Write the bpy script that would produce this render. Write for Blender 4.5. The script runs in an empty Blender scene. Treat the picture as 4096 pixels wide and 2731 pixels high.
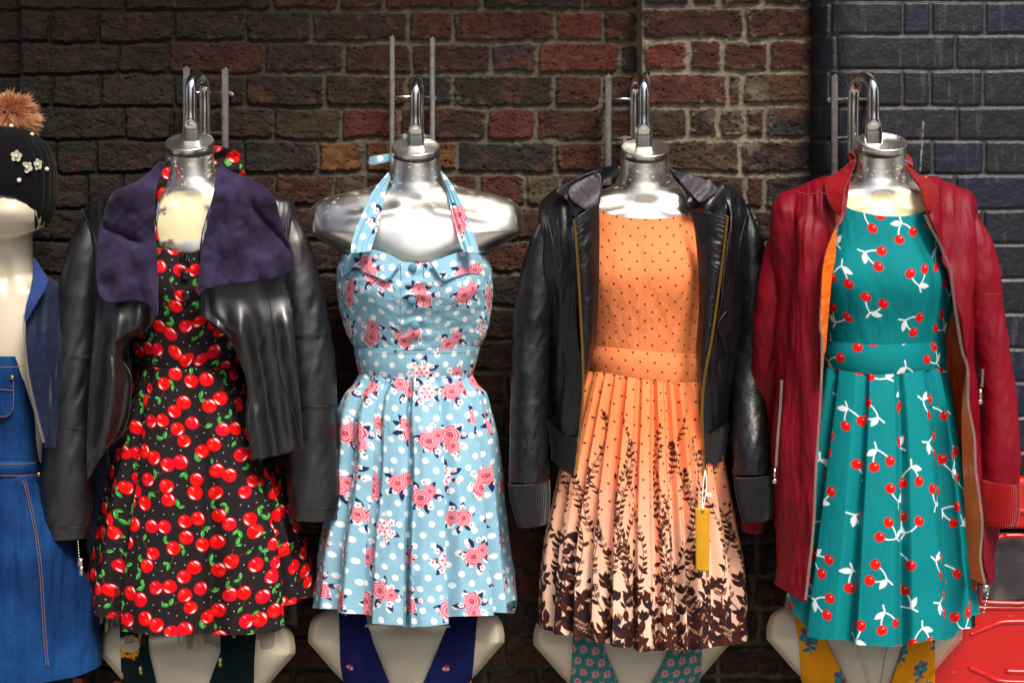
import bpy, bmesh, math, random
import numpy as np
from mathutils import Vector, Matrix
from mathutils.geometry import delaunay_2d_cdt
random.seed(7); rng = np.random.RandomState(7)
SC = bpy.context.scene; COL = SC.collection
# ------------------------------------------------------------------ measuring
K = 2.3/4096; D = 3.6; ZC = 1.70; PH = 700.0      # metres per photo pixel on the wall, camera distance, eye height
def W(px, py, y):
    f = K*(D+y)/D
    return (px-2048)*f, y, ZC-(py-PH)*f
def conv(s, ox, oy):
    return lambda pts: [(ox+s*a, oy+s*b) for a, b in pts]
R1 = conv(.7014, 0, 200); R2 = conv(.9447, 0, 1250); R3 = conv(.7651, 1150, 100); R4 = conv(.9443, 1150, 1250)
R5 = conv(.7653, 1950, 200); R6 = conv(.8811, 1950, 1350); R7 = conv(.7655, 2950, 200); R8 = conv(.8809, 2950, 1350)
R9 = conv(.4464, 0, 300); R10 = conv(.658, 3600, 1700); R11 = conv(.404, 300, 2350)
def lin(r, g=None, b=None):
    if g is None: r, g, b = [int(r[i:i+2], 16) for i in (0, 2, 4)]
    return tuple(((c/255)/12.92 if c/255 <= .04045 else ((c/255+.055)/1.055)**2.4) for c in (r, g, b))
# ------------------------------------------------------------------ noise
def _h(ix, iy, seed):
    n = (ix.astype(np.int64)*374761393 + iy.astype(np.int64)*668265263 + seed*974634777) & 0x7fffffff
    n = ((n ^ (n >> 13))*1274126177) & 0x7fffffff
    n = n ^ (n >> 16)
    return (n & 0xffff)/65535.0
def vn(x, y, seed=0):
    x = np.asarray(x, float); y = np.asarray(y, float)
    ix = np.floor(x); iy = np.floor(y); fx = x-ix; fy = y-iy
    fx = fx*fx*(3-2*fx); fy = fy*fy*(3-2*fy)
    a = _h(ix, iy, seed); b = _h(ix+1, iy, seed); c = _h(ix, iy+1, seed); d = _h(ix+1, iy+1, seed)
    return (a*(1-fx)+b*fx)*(1-fy)+(c*(1-fx)+d*fx)*fy
def fbm(x, y, seed=0, o=4, g=.5):
    s = 0; a = 1; t = 0
    for i in range(o):
        s = s+a*vn(x*2**i, y*2**i, seed+i*17); t += a; a *= g
    return s/t
def ss(a, b, x):
    t = np.clip((x-a)/(b-a), 0, 1); return t*t*(3-2*t)
def pin(pts):                                  # smooth monotone interpolation through (x, y, ...) rows
    pts = sorted(pts); xs = np.array([p[0] for p in pts], float); ys = np.array([p[1] for p in pts], float)
    if len(xs) < 3: return lambda q: np.interp(q, xs, ys)
    h = np.diff(xs); h[h == 0] = 1e-6; dl = np.diff(ys)/h
    m = np.zeros(len(xs)); m[0] = dl[0]; m[-1] = dl[-1]
    for i in range(1, len(xs)-1):
        m[i] = 0 if dl[i-1]*dl[i] <= 0 else 2*dl[i-1]*dl[i]/(dl[i-1]+dl[i])
    def f(q):
        q = np.clip(np.asarray(q, float), xs[0], xs[-1])
        i = np.clip(np.searchsorted(xs, q)-1, 0, len(xs)-2)
        t = (q-xs[i])/h[i]
        return ((2*t**3-3*t**2+1)*ys[i]+(t**3-2*t**2+t)*h[i]*m[i]+(-2*t**3+3*t**2)*ys[i+1]+(t**3-t**2)*h[i]*m[i+1])
    return f
def cosint(pts):
    pts = sorted(pts); xs = np.array([p[0] for p in pts], float); ys = np.array([p[1] for p in pts], float)
    def f(q):
        i = np.clip(np.searchsorted(xs, q)-1, 0, len(xs)-2)
        t = np.clip((q-xs[i])/(xs[i+1]-xs[i]), 0, 1); t = (1-np.cos(t*np.pi))/2
        return ys[i]*(1-t)+ys[i+1]*t
    return f
# ------------------------------------------------------------------ materials
def mat(name, col=(.5, .5, .5), rough=.6, metal=0, attr=False, var=.12, vscale=30, bump=.0, bscale=300, stretch=(1, 1, 1),
        sheen=0, coat=0, spec=.5, bump2=0, b2scale=20, b2stretch=(1, 1, 1), alpha=1, rvar=0, coatr=.2, dist=.002, trans=0, mixcol=None, msc=4, mlo=.45, mhi=.6):
    m = bpy.data.materials.new(name); m.use_nodes = True; nt = m.node_tree; N = nt.nodes; L = nt.links
    p = N['Principled BSDF']; tc = N.new('ShaderNodeTexCoord')
    def noise(sc, st=(1, 1, 1), det=3):
        mp = N.new('ShaderNodeMapping'); mp.inputs['Scale'].default_value = st; L.new(tc.outputs['Object'], mp.inputs[0])
        n = N.new('ShaderNodeTexNoise'); n.inputs['Scale'].default_value = sc; n.inputs['Detail'].default_value = det
        L.new(mp.outputs[0], n.inputs['Vector']); return n.outputs['Fac']
    if attr:
        a = N.new('ShaderNodeAttribute'); a.attribute_name = 'Col'; src = a.outputs['Color']
    else:
        a = N.new('ShaderNodeRGB'); a.outputs[0].default_value = (*col, 1); src = a.outputs[0]
    if mixcol:
        r = N.new('ShaderNodeMapRange'); L.new(noise(msc), r.inputs[0]); r.inputs[1].default_value = mlo; r.inputs[2].default_value = mhi
        mx = N.new('ShaderNodeMix'); mx.data_type = 'RGBA'; L.new(r.outputs[0], mx.inputs[0]); L.new(src, mx.inputs[6]); mx.inputs[7].default_value = (*mixcol, 1); src = mx.outputs[2]
    if var:
        r = N.new('ShaderNodeMapRange'); L.new(noise(vscale, stretch), r.inputs[0])
        r.inputs[1].default_value = .3; r.inputs[2].default_value = .7; r.inputs[3].default_value = 1-var; r.inputs[4].default_value = 1+var
        v = N.new('ShaderNodeVectorMath'); v.operation = 'SCALE'; L.new(src, v.inputs[0]); L.new(r.outputs[0], v.inputs['Scale']); src = v.outputs[0]
    L.new(src, p.inputs['Base Color'])
    p.inputs['Roughness'].default_value = rough; p.inputs['Metallic'].default_value = metal
    if rvar:
        r = N.new('ShaderNodeMapRange'); L.new(noise(vscale*1.7), r.inputs[0]); r.inputs[1].default_value = .3; r.inputs[2].default_value = .7
        r.inputs[3].default_value = max(.02, rough-rvar); r.inputs[4].default_value = rough+rvar; L.new(r.outputs[0], p.inputs['Roughness'])
    p.inputs['Specular IOR Level'].default_value = spec; p.inputs['Coat Weight'].default_value = coat; p.inputs['Coat Roughness'].default_value = coatr
    p.inputs['Sheen Weight'].default_value = sheen; p.inputs['Sheen Roughness'].default_value = .4
    p.inputs['Alpha'].default_value = alpha; p.inputs['Transmission Weight'].default_value = trans
    last = None
    for st, sc, sr in ((bump2, b2scale, b2stretch), (bump, bscale, stretch)):
        if st:
            b = N.new('ShaderNodeBump'); b.inputs['Strength'].default_value = st; b.inputs['Distance'].default_value = dist
            L.new(noise(sc, sr), b.inputs['Height'])
            if last: L.new(last, b.inputs['Normal'])
            last = b.outputs[0]
    if last: L.new(last, p.inputs['Normal'])
    return m
# ------------------------------------------------------------------ objects
def tag(o, label=None, cat=None, group=None, kind=None):
    for k, v in (('label', label), ('category', cat), ('group', group), ('kind', kind)):
        if v: o[k] = v
    return o
def thing(name, loc, label, cat, group=None):
    o = bpy.data.objects.new(name, None); COL.objects.link(o); o.location = loc; o.empty_display_size = .05
    return tag(o, label, cat, group)
def mesh_obj(name, V, F, m, parent=None, col=None, smooth=True):
    me = bpy.data.meshes.new(name); V = np.asarray(V, np.float64)
    if parent is not None:
        V = V-np.array(parent_loc(parent))
    if isinstance(F, np.ndarray):
        nf, nv = F.shape
        me.vertices.add(len(V)); me.vertices.foreach_set('co', V.ravel().astype(np.float32))
        me.loops.add(nf*nv); me.loops.foreach_set('vertex_index', F.ravel().astype(np.int32))
        me.polygons.add(nf); me.polygons.foreach_set('loop_start', np.arange(0, nf*nv, nv, dtype=np.int32))
        me.polygons.foreach_set('use_smooth', np.full(nf, smooth, bool))
        me.update(calc_edges=True)
    else:
        me.from_pydata([tuple(v) for v in V], [], F); me.polygons.foreach_set('use_smooth', [smooth]*len(me.polygons))
    me.validate()
    if col is not None:
        a = me.color_attributes.new('Col', 'FLOAT_COLOR', 'POINT')
        c = np.ones((len(V), 4), np.float32); c[:, :3] = np.asarray(col).reshape(-1, 3); a.data.foreach_set('color', c.ravel())
    if m: me.materials.append(m)
    o = bpy.data.objects.new(name, me); COL.objects.link(o)
    if parent is not None: o.parent = parent
    return o
def parent_loc(p):
    v = Vector(p.location)
    while p.parent: p = p.parent; v = v+p.location
    return tuple(v)
def gridfaces(nr, nc, closed=False):
    i = np.arange(nr-1)[:, None]; j = np.arange(nc if closed else nc-1)[None, :]; j2 = (j+1) % nc
    a = i*nc+j; b = i*nc+j2
    return np.stack([a, a+nc, b+nc, b], -1).reshape(-1, 4)
def P3(px, py, y):
    x, yy, z = W(px, py, y); return np.stack(np.broadcast_arrays(x, yy, z), -1)
def solid(o, t, off=0):
    md = o.modifiers.new('thickness', 'SOLIDIFY'); md.thickness = t; md.offset = off; return o
# loft: closed (or front-open) cloth shell between traced silhouettes
def loft(name, rows, dep, yc, m, parent, top=None, hem=None, eL=None, eR=None, nt=200, nv=120, disp=None, e=1.0, canvas=None, uv0=(0, 0), th=None, smooth=True, dense_front=True, tilt=None, jumps=None):
    rows = sorted(rows); p0, p1 = rows[0][0], rows[-1][0]
    fl = pin([(r[0], r[1]) for r in rows]); fr = pin([(r[0], r[2]) for r in rows])
    df = pin([(r[0], r[1]) for r in dep]); db = pin([(r[0], r[2]) for r in dep])
    v = np.linspace(0, 1, nv)[:, None]; t = np.linspace(0, 1, nt)[None, :]
    py = p0+(p1-p0)*v+0*t
    closed = eL is None and th is None
    if eL is not None: fe, ge = pin([(b, a) for a, b in eL]), pin([(b, a) for a, b in eR])
    for it in range(4):
        L = fl(py); R = fr(py)
        if closed:
            tt = np.arange(nt)[None, :]/nt
            if dense_front:      # 72 % of the columns on the front half
                q = np.where(tt < .72, tt/.72*.5, .5+(tt-.72)/.28*.5)
            else: q = tt
            th_ = 2*np.pi*q+0*v
        elif th is not None: th_ = th[0]+(th[1]-th[0])*t+0*v
        else:
            aL = np.arccos(np.clip(1-2*(fe(py)-L)/(R-L), -1, 1)); aR = np.arccos(np.clip(1-2*(ge(py)-L)/(R-L), -1, 1))
            th_ = aR+(2*np.pi+aL-aR)*t
        s = (1-np.cos(th_))/2; px = L+(R-L)*s
        back = np.sin(th_) < 0
        tp = top(px) if top else p0
        hm = hem(px) if hem else p1
        py = tp+(hm-tp)*v
    sn = np.sin(th_); dd = np.where(back, db(py), df(py))
    y = yc-dd*np.sign(sn)*np.abs(sn)**e
    px0, y_0 = px+0*y, y.copy()
    if disp is not None:
        o = disp(s, th_, v+0*(tt if closed else t), px, py)
        if isinstance(o, tuple): o, py = o[0], py+o[1]
        y = y-o*sn; px = px-o*np.cos(th_)/(K*.95)
    if tilt is not None: py = py+tilt(py)*(yc-y)/K
    V = P3(px, py, y); Vu = P3(px*.35+px0*.65, py, y*.35+y_0*.65)
    colr = None
    if canvas is not None:
        du = np.linalg.norm(np.diff(Vu, axis=1, append=Vu[:, -1:]), axis=2); u = np.cumsum(du, 1)-du
        ic = np.argmin(np.abs(th_[0]-np.pi/2)); u = u-u[:, ic:ic+1]
        dv = np.linalg.norm(np.diff(V, axis=0, prepend=V[:1]), axis=2); vv = np.cumsum(dv, 0)
        if jumps is not None:
            for sj, dj in jumps: u = u+np.where(s > sj, dj, 0)*(1.1-.5*v)
        colr = canvas.sample(u+uv0[0], vv+uv0[1])
        if hem is not None and nv > 500:       # stitched hem: a row of thread 11 mm above the edge
            tot = vv[-1:]; st = np.exp(-((tot-vv-.011)/.0008)**2)*(np.mod(u, .004) < .0028)*.35
            colr = colr*(1-st[..., None])+np.clip(colr*.4, .02, 1)*st[..., None]
    o = mesh_obj(name, V.reshape(-1, 3), gridfaces(nv, nt, closed), m, parent, colr, smooth)
    o['_g'] = 1; del o['_g']
    return o
def chaikin(p, n=2):
    p = [tuple(a) for a in p]
    for _ in range(n):
        q = []
        for i in range(len(p)):
            a, b = p[i], p[(i+1) % len(p)]
            q += [(a[0]*.75+b[0]*.25, a[1]*.75+b[1]*.25), (a[0]*.25+b[0]*.75, a[1]*.25+b[1]*.75)]
        p = q
    return p
def drape(name, outline, yf, m, parent, res=9, thick=.0025, canvas=None, uv0=(0, 0), sm=2, scallop=None):
    out = chaikin(outline, sm) if sm else list(outline)
    # resample
    pts = []
    for i in range(len(out)):
        a, b = out[i], out[(i+1) % len(out)]; n = max(1, int(math.hypot(b[0]-a[0], b[1]-a[1])/res))
        pts += [(a[0]+(b[0]-a[0])*k/n, a[1]+(b[1]-a[1])*k/n) for k in range(n)]
    nb = len(pts); A = np.array(pts); mn = A.min(0); mx = A.max(0)
    gx, gy = np.meshgrid(np.arange(mn[0]+res*.5, mx[0], res), np.arange(mn[1]+res*.5, mx[1], res))
    gx = gx.ravel(); gy = gy.ravel()
    ins = np.zeros(len(gx), bool)
    for i in range(nb):
        a = A[i]; b = A[(i+1) % nb]
        if a[1] == b[1]: continue
        c = (a[1] > gy) != (b[1] > gy)
        ins ^= c & (gx < (b[0]-a[0])*(gy-a[1])/(b[1]-a[1])+a[0])
    g = np.stack([gx, gy], 1)[ins]
    if len(g):
        dmin = np.full(len(g), 1e9)
        for i in range(0, nb): dmin = np.minimum(dmin, np.hypot(g[:, 0]-A[i, 0], g[:, 1]-A[i, 1]))
        g = g[dmin > res*.45]
    al = np.vstack([A, g]) if len(g) else A
    r = delaunay_2d_cdt([Vector(p) for p in al], [(i, (i+1) % nb) for i in range(nb)], [list(range(nb))], 1, 1e-4)
    Q = np.array([tuple(v) for v in r[0]]); F = [tuple(f) for f in r[2]]
    y = yf(Q[:, 0], Q[:, 1]); V = P3(Q[:, 0], Q[:, 1], y)
    colr = canvas.sample(V[:, 0]+uv0[0], -V[:, 2]+uv0[1]) if canvas is not None else None
    o = mesh_obj(name, V, F, m, parent, colr)
    if thick: solid(o, thick)
    return o
def ribbon(name, A, yA, B, yB, m, parent, n=90, k=7, bulge=0, thick=.0015, canvas=None, uv0=(0, 0), disp=None):
    a = np.array(resample(A, n)); b = np.array(resample(B, n)); t = np.linspace(0, 1, k)[None, :, None]
    yA = np.interp(np.linspace(0, 1, n), np.linspace(0, 1, len(yA)), yA) if hasattr(yA, '__len__') else np.full(n, yA)
    yB = np.interp(np.linspace(0, 1, n), np.linspace(0, 1, len(yB)), yB) if hasattr(yB, '__len__') else np.full(n, yB)
    q = a[:, None]*(1-t)+b[:, None]*t; tt = t[..., 0]
    y = yA[:, None]*(1-tt)+yB[:, None]*tt-bulge*np.sin(tt*np.pi)
    if disp is not None: y = y-disp(np.linspace(0, 1, n)[:, None], tt)
    V = P3(q[..., 0], q[..., 1], y)
    colr = canvas.sample(V[..., 0]+uv0[0], -V[..., 2]+uv0[1]) if canvas is not None else None
    o = mesh_obj(name, V.reshape(-1, 3), gridfaces(n, k), m, parent, colr)
    if thick: solid(o, thick)
    return o
def resample(pts, n, smooth=True):
    P = np.array(pts, float)
    if smooth and len(P) > 2:
        Q = []
        for i in range(len(P)-1):
            p0 = P[max(i-1, 0)]; p1 = P[i]; p2 = P[i+1]; p3 = P[min(i+2, len(P)-1)]
            for t in np.linspace(0, 1, 12, endpoint=False):
                Q.append(.5*((2*p1)+(-p0+p2)*t+(2*p0-5*p1+4*p2-p3)*t*t+(-p0+3*p1-3*p2+p3)*t**3))
        Q.append(P[-1]); P = np.array(Q)
    d = np.r_[0, np.cumsum(np.linalg.norm(np.diff(P, axis=0), axis=1))]; q = np.linspace(0, d[-1], n)
    return np.stack([np.interp(q, d, P[:, i]) for i in range(P.shape[1])], 1)
# tube through world points; radius list; wr = wrinkle function(angle, t)
def tube(name, pts, rad, m, parent, n=60, k=24, flat=1.0, wr=None, caps=True, smooth_path=True, flatdir=None):
    P = resample([tuple(p) for p in pts], n, smooth_path)
    rr = np.interp(np.linspace(0, 1, n), np.linspace(0, 1, len(rad)), rad) if hasattr(rad, '__len__') else np.full(n, rad)
    T = np.gradient(P, axis=0); T /= np.linalg.norm(T, axis=1)[:, None]+1e-9
    ref = np.array(flatdir or (0, 1, 0), float)
    X = np.cross(T, ref); bad = np.linalg.norm(X, axis=1) < .05
    if bad.any(): X[bad] = np.cross(T[bad], np.array([1., 0, 0]))
    X /= np.linalg.norm(X, axis=1)[:, None]; Y = np.cross(X, T)
    an = np.linspace(0, 2*np.pi, k, endpoint=False)[None, :]; t = np.linspace(0, 1, n)[:, None]
    r = rr[:, None]*(1+(wr(an, t) if wr is not None else 0))
    V = P[:, None]+X[:, None]*(r*np.cos(an))[..., None]+Y[:, None]*(r*flat*np.sin(an))[..., None]
    F = [tuple(f) for f in gridfaces(n, k, True)]
    if caps: F += [tuple(range(k-1, -1, -1)), tuple(range((n-1)*k, n*k))]
    return mesh_obj(name, V.reshape(-1, 3), [tuple(int(i) for i in f) for f in F], m, parent)
def merge(parts):
    V = []; F = []; o = 0
    for v, f in parts:
        V.append(np.asarray(v, float).reshape(-1, 3)); F += [tuple(int(i)+o for i in q) for q in f]; o += len(V[-1])
    return np.vstack(V), F
def box(c, s, R=None):
    v = np.array([(x, y, z) for x in (-.5, .5) for y in (-.5, .5) for z in (-.5, .5)])*np.array(s)
    if R is not None: v = v@np.array(R).T
    return v+np.array(c), [(0, 1, 3, 2), (4, 6, 7, 5), (0, 4, 5, 1), (2, 3, 7, 6), (0, 2, 6, 4), (1, 5, 7, 3)]
def rbox(name, c, s, m, parent=None, bev=.004, rot=None):
    v, f = box((0, 0, 0), s); v = v+np.array(c); o = mesh_obj(name, v, f, m, parent, None, False)
    b = o.modifiers.new('bevel', 'BEVEL'); b.width = bev; b.segments = 3
    return o
def ball(c, r, nu=14, nv=10, sq=(1, 1, 1)):
    V = []; 
    for i in range(nv+1):
        a = math.pi*i/nv
        for j in range(nu): V.append((c[0]+r*sq[0]*math.sin(a)*math.cos(2*math.pi*j/nu), c[1]+r*sq[1]*math.sin(a)*math.sin(2*math.pi*j/nu), c[2]+r*sq[2]*math.cos(a)))
    return np.array(V), [tuple(f) for f in gridfaces(nv+1, nu, True)]
def zipper(name, pts, y, m, parent, step=.0032, w=.0052, flip=0):
    P = resample(pts, 300); ya = np.interp(np.linspace(0, 1, 300), np.linspace(0, 1, len(y)), y) if hasattr(y, '__len__') else np.full(300, y)
    V = P3(P[:, 0], P[:, 1], ya); d = np.r_[0, np.cumsum(np.linalg.norm(np.diff(V, axis=0), axis=1))]
    n = int(d[-1]/step); parts = []
    for i in range(n):
        q = i*step; c = [np.interp(q, d, V[:, a]) for a in range(3)]; e = [np.interp(q+.002, d, V[:, a]) for a in range(3)]
        a = math.atan2(e[0]-c[0], -(e[2]-c[2])); ca, sa = math.cos(a), math.sin(a)
        parts.append(box(c, (w, .0035, step*.55), [[ca, 0, -sa], [0, 1, 0], [sa, 0, ca]]))
    v, f = merge(parts); o = mesh_obj(name, v, f, m, parent, None, False)
    return o
def thin(name, pts, y, r, m, parent, n=60):
    P = resample(pts, n); yy = y(P[:, 0], P[:, 1]) if callable(y) else np.full(n, y)
    return tube(name, P3(P[:, 0], P[:, 1], yy), r, m, parent, n=n, k=6, smooth_path=False)
# ------------------------------------------------------------------ printed cloth: patterns drawn as numbers, sampled onto vertices
class Canvas:
    def __init__(s, w, h, base, res=.0006):
        s.w, s.h, s.r = w, h, res; s.nx = int(round(w/res)); s.ny = int(round(h/res)); s.a = np.empty((s.ny, s.nx, 3), np.float32); s.a[:] = base
    def paint(s, cx, cy, R, fn):
        n = int(R/s.r)+2; ix = np.arange(int(cx/s.r)-n, int(cx/s.r)+n+1); iy = np.arange(int(cy/s.r)-n, int(cy/s.r)+n+1)
        X, Y = np.meshgrid((ix+.5)*s.r-cx, (iy+.5)*s.r-cy); c, al = fn(X, Y)
        I = np.ix_(iy % s.ny, ix % s.nx); al = np.clip(al, 0, 1)[..., None]; s.a[I] = s.a[I]*(1-al)+np.asarray(c, np.float32)*al
    def A(s, d): return .5-d/s.r/1.6
    def ell(s, cx, cy, rx, ry, col, rot=0, wob=0, ph=0):
        c, n = math.cos(rot), math.sin(rot)
        def f(X, Y):
            u = X*c+Y*n; v = -X*n+Y*c; q = np.hypot(u/rx, v/ry)-wob*np.sin(np.arctan2(v, u)*3+ph)
            return col, s.A((q-1)*min(rx, ry))
        s.paint(cx, cy, max(rx, ry)*(1.2+wob), f)
    def line(s, pts, w, col, w2=None):
        for i in range(len(pts)-1):
            (x0, y0), (x1, y1) = pts[i], pts[i+1]; cx, cy = (x0+x1)/2, (y0+y1)/2; L = math.hypot(x1-x0, y1-y0)+1e-9
            ww = w if w2 is None else w+(w2-w)*i/len(pts)
            def f(X, Y):
                t = np.clip(((X+cx-x0)*(x1-x0)+(Y+cy-y0)*(y1-y0))/L**2, 0, 1)
                return col, s.A(np.hypot(X+cx-x0-t*(x1-x0), Y+cy-y0-t*(y1-y0))-ww)
            s.paint(cx, cy, L/2+ww*2, f)
    def leaf(s, x, y, l, w, rot, col, vein=None, col2=None):
        cx, cy = x+math.cos(rot)*l/2, y+math.sin(rot)*l/2; c, n = math.cos(rot), math.sin(rot)
        def f(X, Y):
            u = (X*c+Y*n)/l+.5; v = -X*n+Y*c; hw = w*np.clip(np.sin(np.clip(u, 0, 1)*np.pi), 0, 1)**.8*(1.25-.5*np.clip(u, 0, 1))
            d = np.abs(v)-hw; d = np.where((u < 0) | (u > 1), 1, d); cc = np.empty(X.shape+(3,)); cc[:] = col
            if col2 is not None: cc[v > 0] = col2
            if vein is not None: cc[(np.abs(v) < .0005) | ((np.abs(np.mod(u*5+np.abs(v)/w*.8, 1)-.5) < .09) & (np.abs(v) < w*.75))] = vein
            return cc, s.A(d)
        s.paint(cx, cy, l*.6+w, f)
    def sample(s, u, v):
        x = np.mod(u/s.r-.5, s.nx); y = np.mod(v/s.r-.5, s.ny); ix = np.floor(x).astype(int); iy = np.floor(y).astype(int); fx = (x-ix)[..., None]; fy = (y-iy)[..., None]
        i2 = (ix+1) % s.nx; j2 = (iy+1) % s.ny; ix %= s.nx; iy %= s.ny
        return s.a[iy, ix]*(1-fx)*(1-fy)+s.a[iy, i2]*fx*(1-fy)+s.a[j2, ix]*(1-fx)*fy+s.a[j2, i2]*fx*fy
def darts(w, h, dmin, tries, rnd, n=999):
    P = []
    for _ in range(tries):
        x, y = rnd.random()*w, rnd.random()*h; ok = True
        for a, b in P:
            dx = abs(x-a); dx = min(dx, w-dx); dy = abs(y-b); dy = min(dy, h-dy)
            if math.hypot(dx, dy) < dmin: ok = False; break
        if ok: P.append((x, y))
        if len(P) >= n: break
    return P
def curve2(a, b, bend, n=7):
    mx, my = (a[0]+b[0])/2-(b[1]-a[1])*bend, (a[1]+b[1])/2+(b[0]-a[0])*bend
    return [((1-t)**2*a[0]+2*t*(1-t)*mx+t*t*b[0], (1-t)**2*a[1]+2*t*(1-t)*my+t*t*b[1]) for t in [i/(n-1) for i in range(n)]]
def cherry_canvas():
    rd = random.Random(3); c = Canvas(.33, .33, lin(34, 28, 30)); red, red2, dk = lin(226, 10, 12), lin(214, 8, 34), lin(120, 4, 10)
    wd = lambda p, q: math.hypot(min(abs(p[0]-q[0]), .33-abs(p[0]-q[0])), min(abs(p[1]-q[1]), .33-abs(p[1]-q[1])))
    cher = []
    for x, y in darts(.33, .33, .057, 9000, rd):
        a = rd.uniform(-1.5, 1.6); s = .0135
        cher += [(x+s*math.cos(a), y+s*math.sin(a)), (x-s*math.cos(a), y-s*math.sin(a))]
    for p in darts(.33, .33, .03, 4000, rd):
        if min(wd((p[0] % .33, p[1] % .33), (q[0] % .33, q[1] % .33)) for q in cher) > .0315: cher.append(p)
    free = [p for p in darts(.33, .33, .026, 9000, rd) if min(wd(p, (q[0] % .33, q[1] % .33)) for q in cher) > .0195]
    for x, y in free:
        q = min(cher, key=lambda q: math.hypot(q[0]-x, q[1]-y)); 
        if math.hypot(q[0]-x, q[1]-y) < .05: c.line(curve2((x, y), q, .2), .0006, lin(120, 52, 30))
        b = rd.uniform(0, 6.28)
        for k in range(rd.choice([1, 2, 2])): l = rd.uniform(.012, .019); c.leaf(x, y, l, l*.21, b, lin(62, 168, 62), lin(22, 84, 34), lin(110, 210, 96)); b += rd.uniform(1., 2.2)
    for x, y in darts(.33, .33, .0165, 9000, rd):
        if min(wd((x, y), (q[0] % .33, q[1] % .33)) for q in cher) > .0185 and min(wd((x, y), q) for q in free) > .009: c.ell(x, y, .0010, .0010, lin(205, 205, 220))
    for i, (ex, ey) in enumerate(cher):
        r = rd.uniform(.0140, .0160); rc = rd.choice([red, red, red2])
        c.ell(ex, ey, r, r*.94, dk, wob=.02, ph=i); c.ell(ex, ey, r*.955, r*.9, rc, wob=.02, ph=i)
        a = rd.uniform(0, 6.28); c.ell(ex+.45*r*math.cos(a), ey+.45*r*math.sin(a), r*.36, r*.3, lin(238, 40, 30))
        a = rd.choice([.8, 2.2, 5.2, -.6])+rd.uniform(-.2, .2)
        for k, (q, w_, l_) in enumerate(((.0, .12, .3), (.35, .06, .2), (-.32, .05, .16))):
            c.ell(ex+.68*r*math.cos(a+q), ey+.68*r*math.sin(a+q), r*l_, r*w_, lin(255, 228, 228), rot=a+q+1.57)
        c.ell(ex-.25*r, ey-.5*r, r*.2, r*.05, lin(250, 160, 160), rot=.7)
    return c
def rose(c, x, y, R, ph, rd):
    pk, lt, rd_, dp = lin(230, 108, 130), lin(248, 200, 206), lin(204, 28, 50), lin(150, 20, 46)
    def f(X, Y):
        r = np.hypot(X, Y)/R; a = np.arctan2(Y, X); e = 1+.1*np.sin(5*a+ph)+.05*np.sin(9*a-ph)
        q = r/e+.1*np.sin(2*a+ph*2)*r; sp = np.mod(q*3.3+a/6.283*1.0+.22*np.sin(3*a+ph), 1)
        cc = np.empty(X.shape+(3,)); cc[:] = pk; cc[sp < .3] = lt; cc[(sp > .86)] = rd_; cc[q < .3] = dp; cc[(q < .3) & (sp < .5)] = pk
        cc[(q > .72) & (np.sin(a+ph) > .35) & (sp > .5)] = rd_
        return cc, c.A((r-e)*R)
    c.paint(x, y, R*1.3, f)
def blossom(c, x, y, r, ph, cols, ctr):
    for k in range(5): c.ell(x+r*.62*math.cos(ph+k*1.257), y+r*.62*math.sin(ph+k*1.257), r*.46, r*.4, cols[k % len(cols)], rot=ph+k*1.257)
    c.ell(x, y, r*.28, r*.28, ctr)
def rose_canvas():
    rd = random.Random(11); c = Canvas(.336, .336, lin(138, 184, 204)); wh = lin(236, 238, 236); nv = lin(26, 44, 86)
    for j in range(16):
        for i in range(9): c.ell((i+.5*(j % 2))*.0373333, j*.021, .0064, .0062, wh)
    for k, (x, y) in enumerate(darts(.336, .336, .079, 4000, rd)):
        a = rd.uniform(0, 6.28)
        for q in range(rd.choice([5, 6, 7])):
            b = a+q*.95+rd.uniform(-.2, .2); l = rd.uniform(.018, .025); r0 = .015
            c.leaf(x+r0*math.cos(b), y+r0*math.sin(b), l, l*.24, b, nv)
        for q in range(7):
            b = a+q*.9; r0 = rd.uniform(.02, .031); bx, by = x+r0*math.cos(b), y+r0*math.sin(b)
            c.line(curve2((x, y), (bx, by), .2, 5), .0004, lin(205, 60, 80)); blossom(c, bx, by, rd.uniform(.004, .0075), b, [wh, wh, lin(240, 190, 198)], lin(210, 50, 66))
        if k % 4 != 3:
            rose(c, x-.009*math.cos(a), y-.009*math.sin(a), rd.uniform(.0165, .019), a, rd)
            rose(c, x+.014*math.cos(a), y+.014*math.sin(a), rd.uniform(.012, .0155), a+2, rd)
        else:
            for q in range(6): b = q*1.05; blossom(c, x+.01*math.cos(b), y+.01*math.sin(b), .0085, b, [lin(240, 180, 190), wh, wh], lin(200, 40, 60))
    return c
def teal_canvas():
    rd = random.Random(5); c = Canvas(.31, .31, lin(4, 128, 132)); wh = lin(232, 240, 240); red = lin(222, 20, 16)
    for k, (x, y) in enumerate(darts(.31, .31, .070, 5000, rd)):
        a = rd.choice([.2, -.3, 3.0, 3.4, .9, 2.2, -1.2])+rd.uniform(-.2, .2)
        def T(u, v): return (x+u*math.cos(a)-v*math.sin(a), y+u*math.sin(a)+v*math.cos(a))
        J = T(0, -.018); st = T(rd.uniform(-.005, .005), -.032); e1 = T(-.017, .012); e2 = T(.016, .010)
        for e, bd in ((e1, .22), (e2, -.2)): c.line(curve2(J, e, bd), .0013, wh)
        c.line([st, J], .0016, wh, .001); lf = rd.choice([2.9, .25, 3.4]); c.leaf(*J, .024, .0056, a+lf, wh)
        for e in (e1, e2):
            c.ell(*e, .0103, .0096, red, rot=rd.uniform(0, 3)); 
            for d_ in (-.001, .001): c.ell(e[0]+.003+d_, e[1]-.004, .0004, .0011, wh, rot=.3)
    return c
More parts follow.
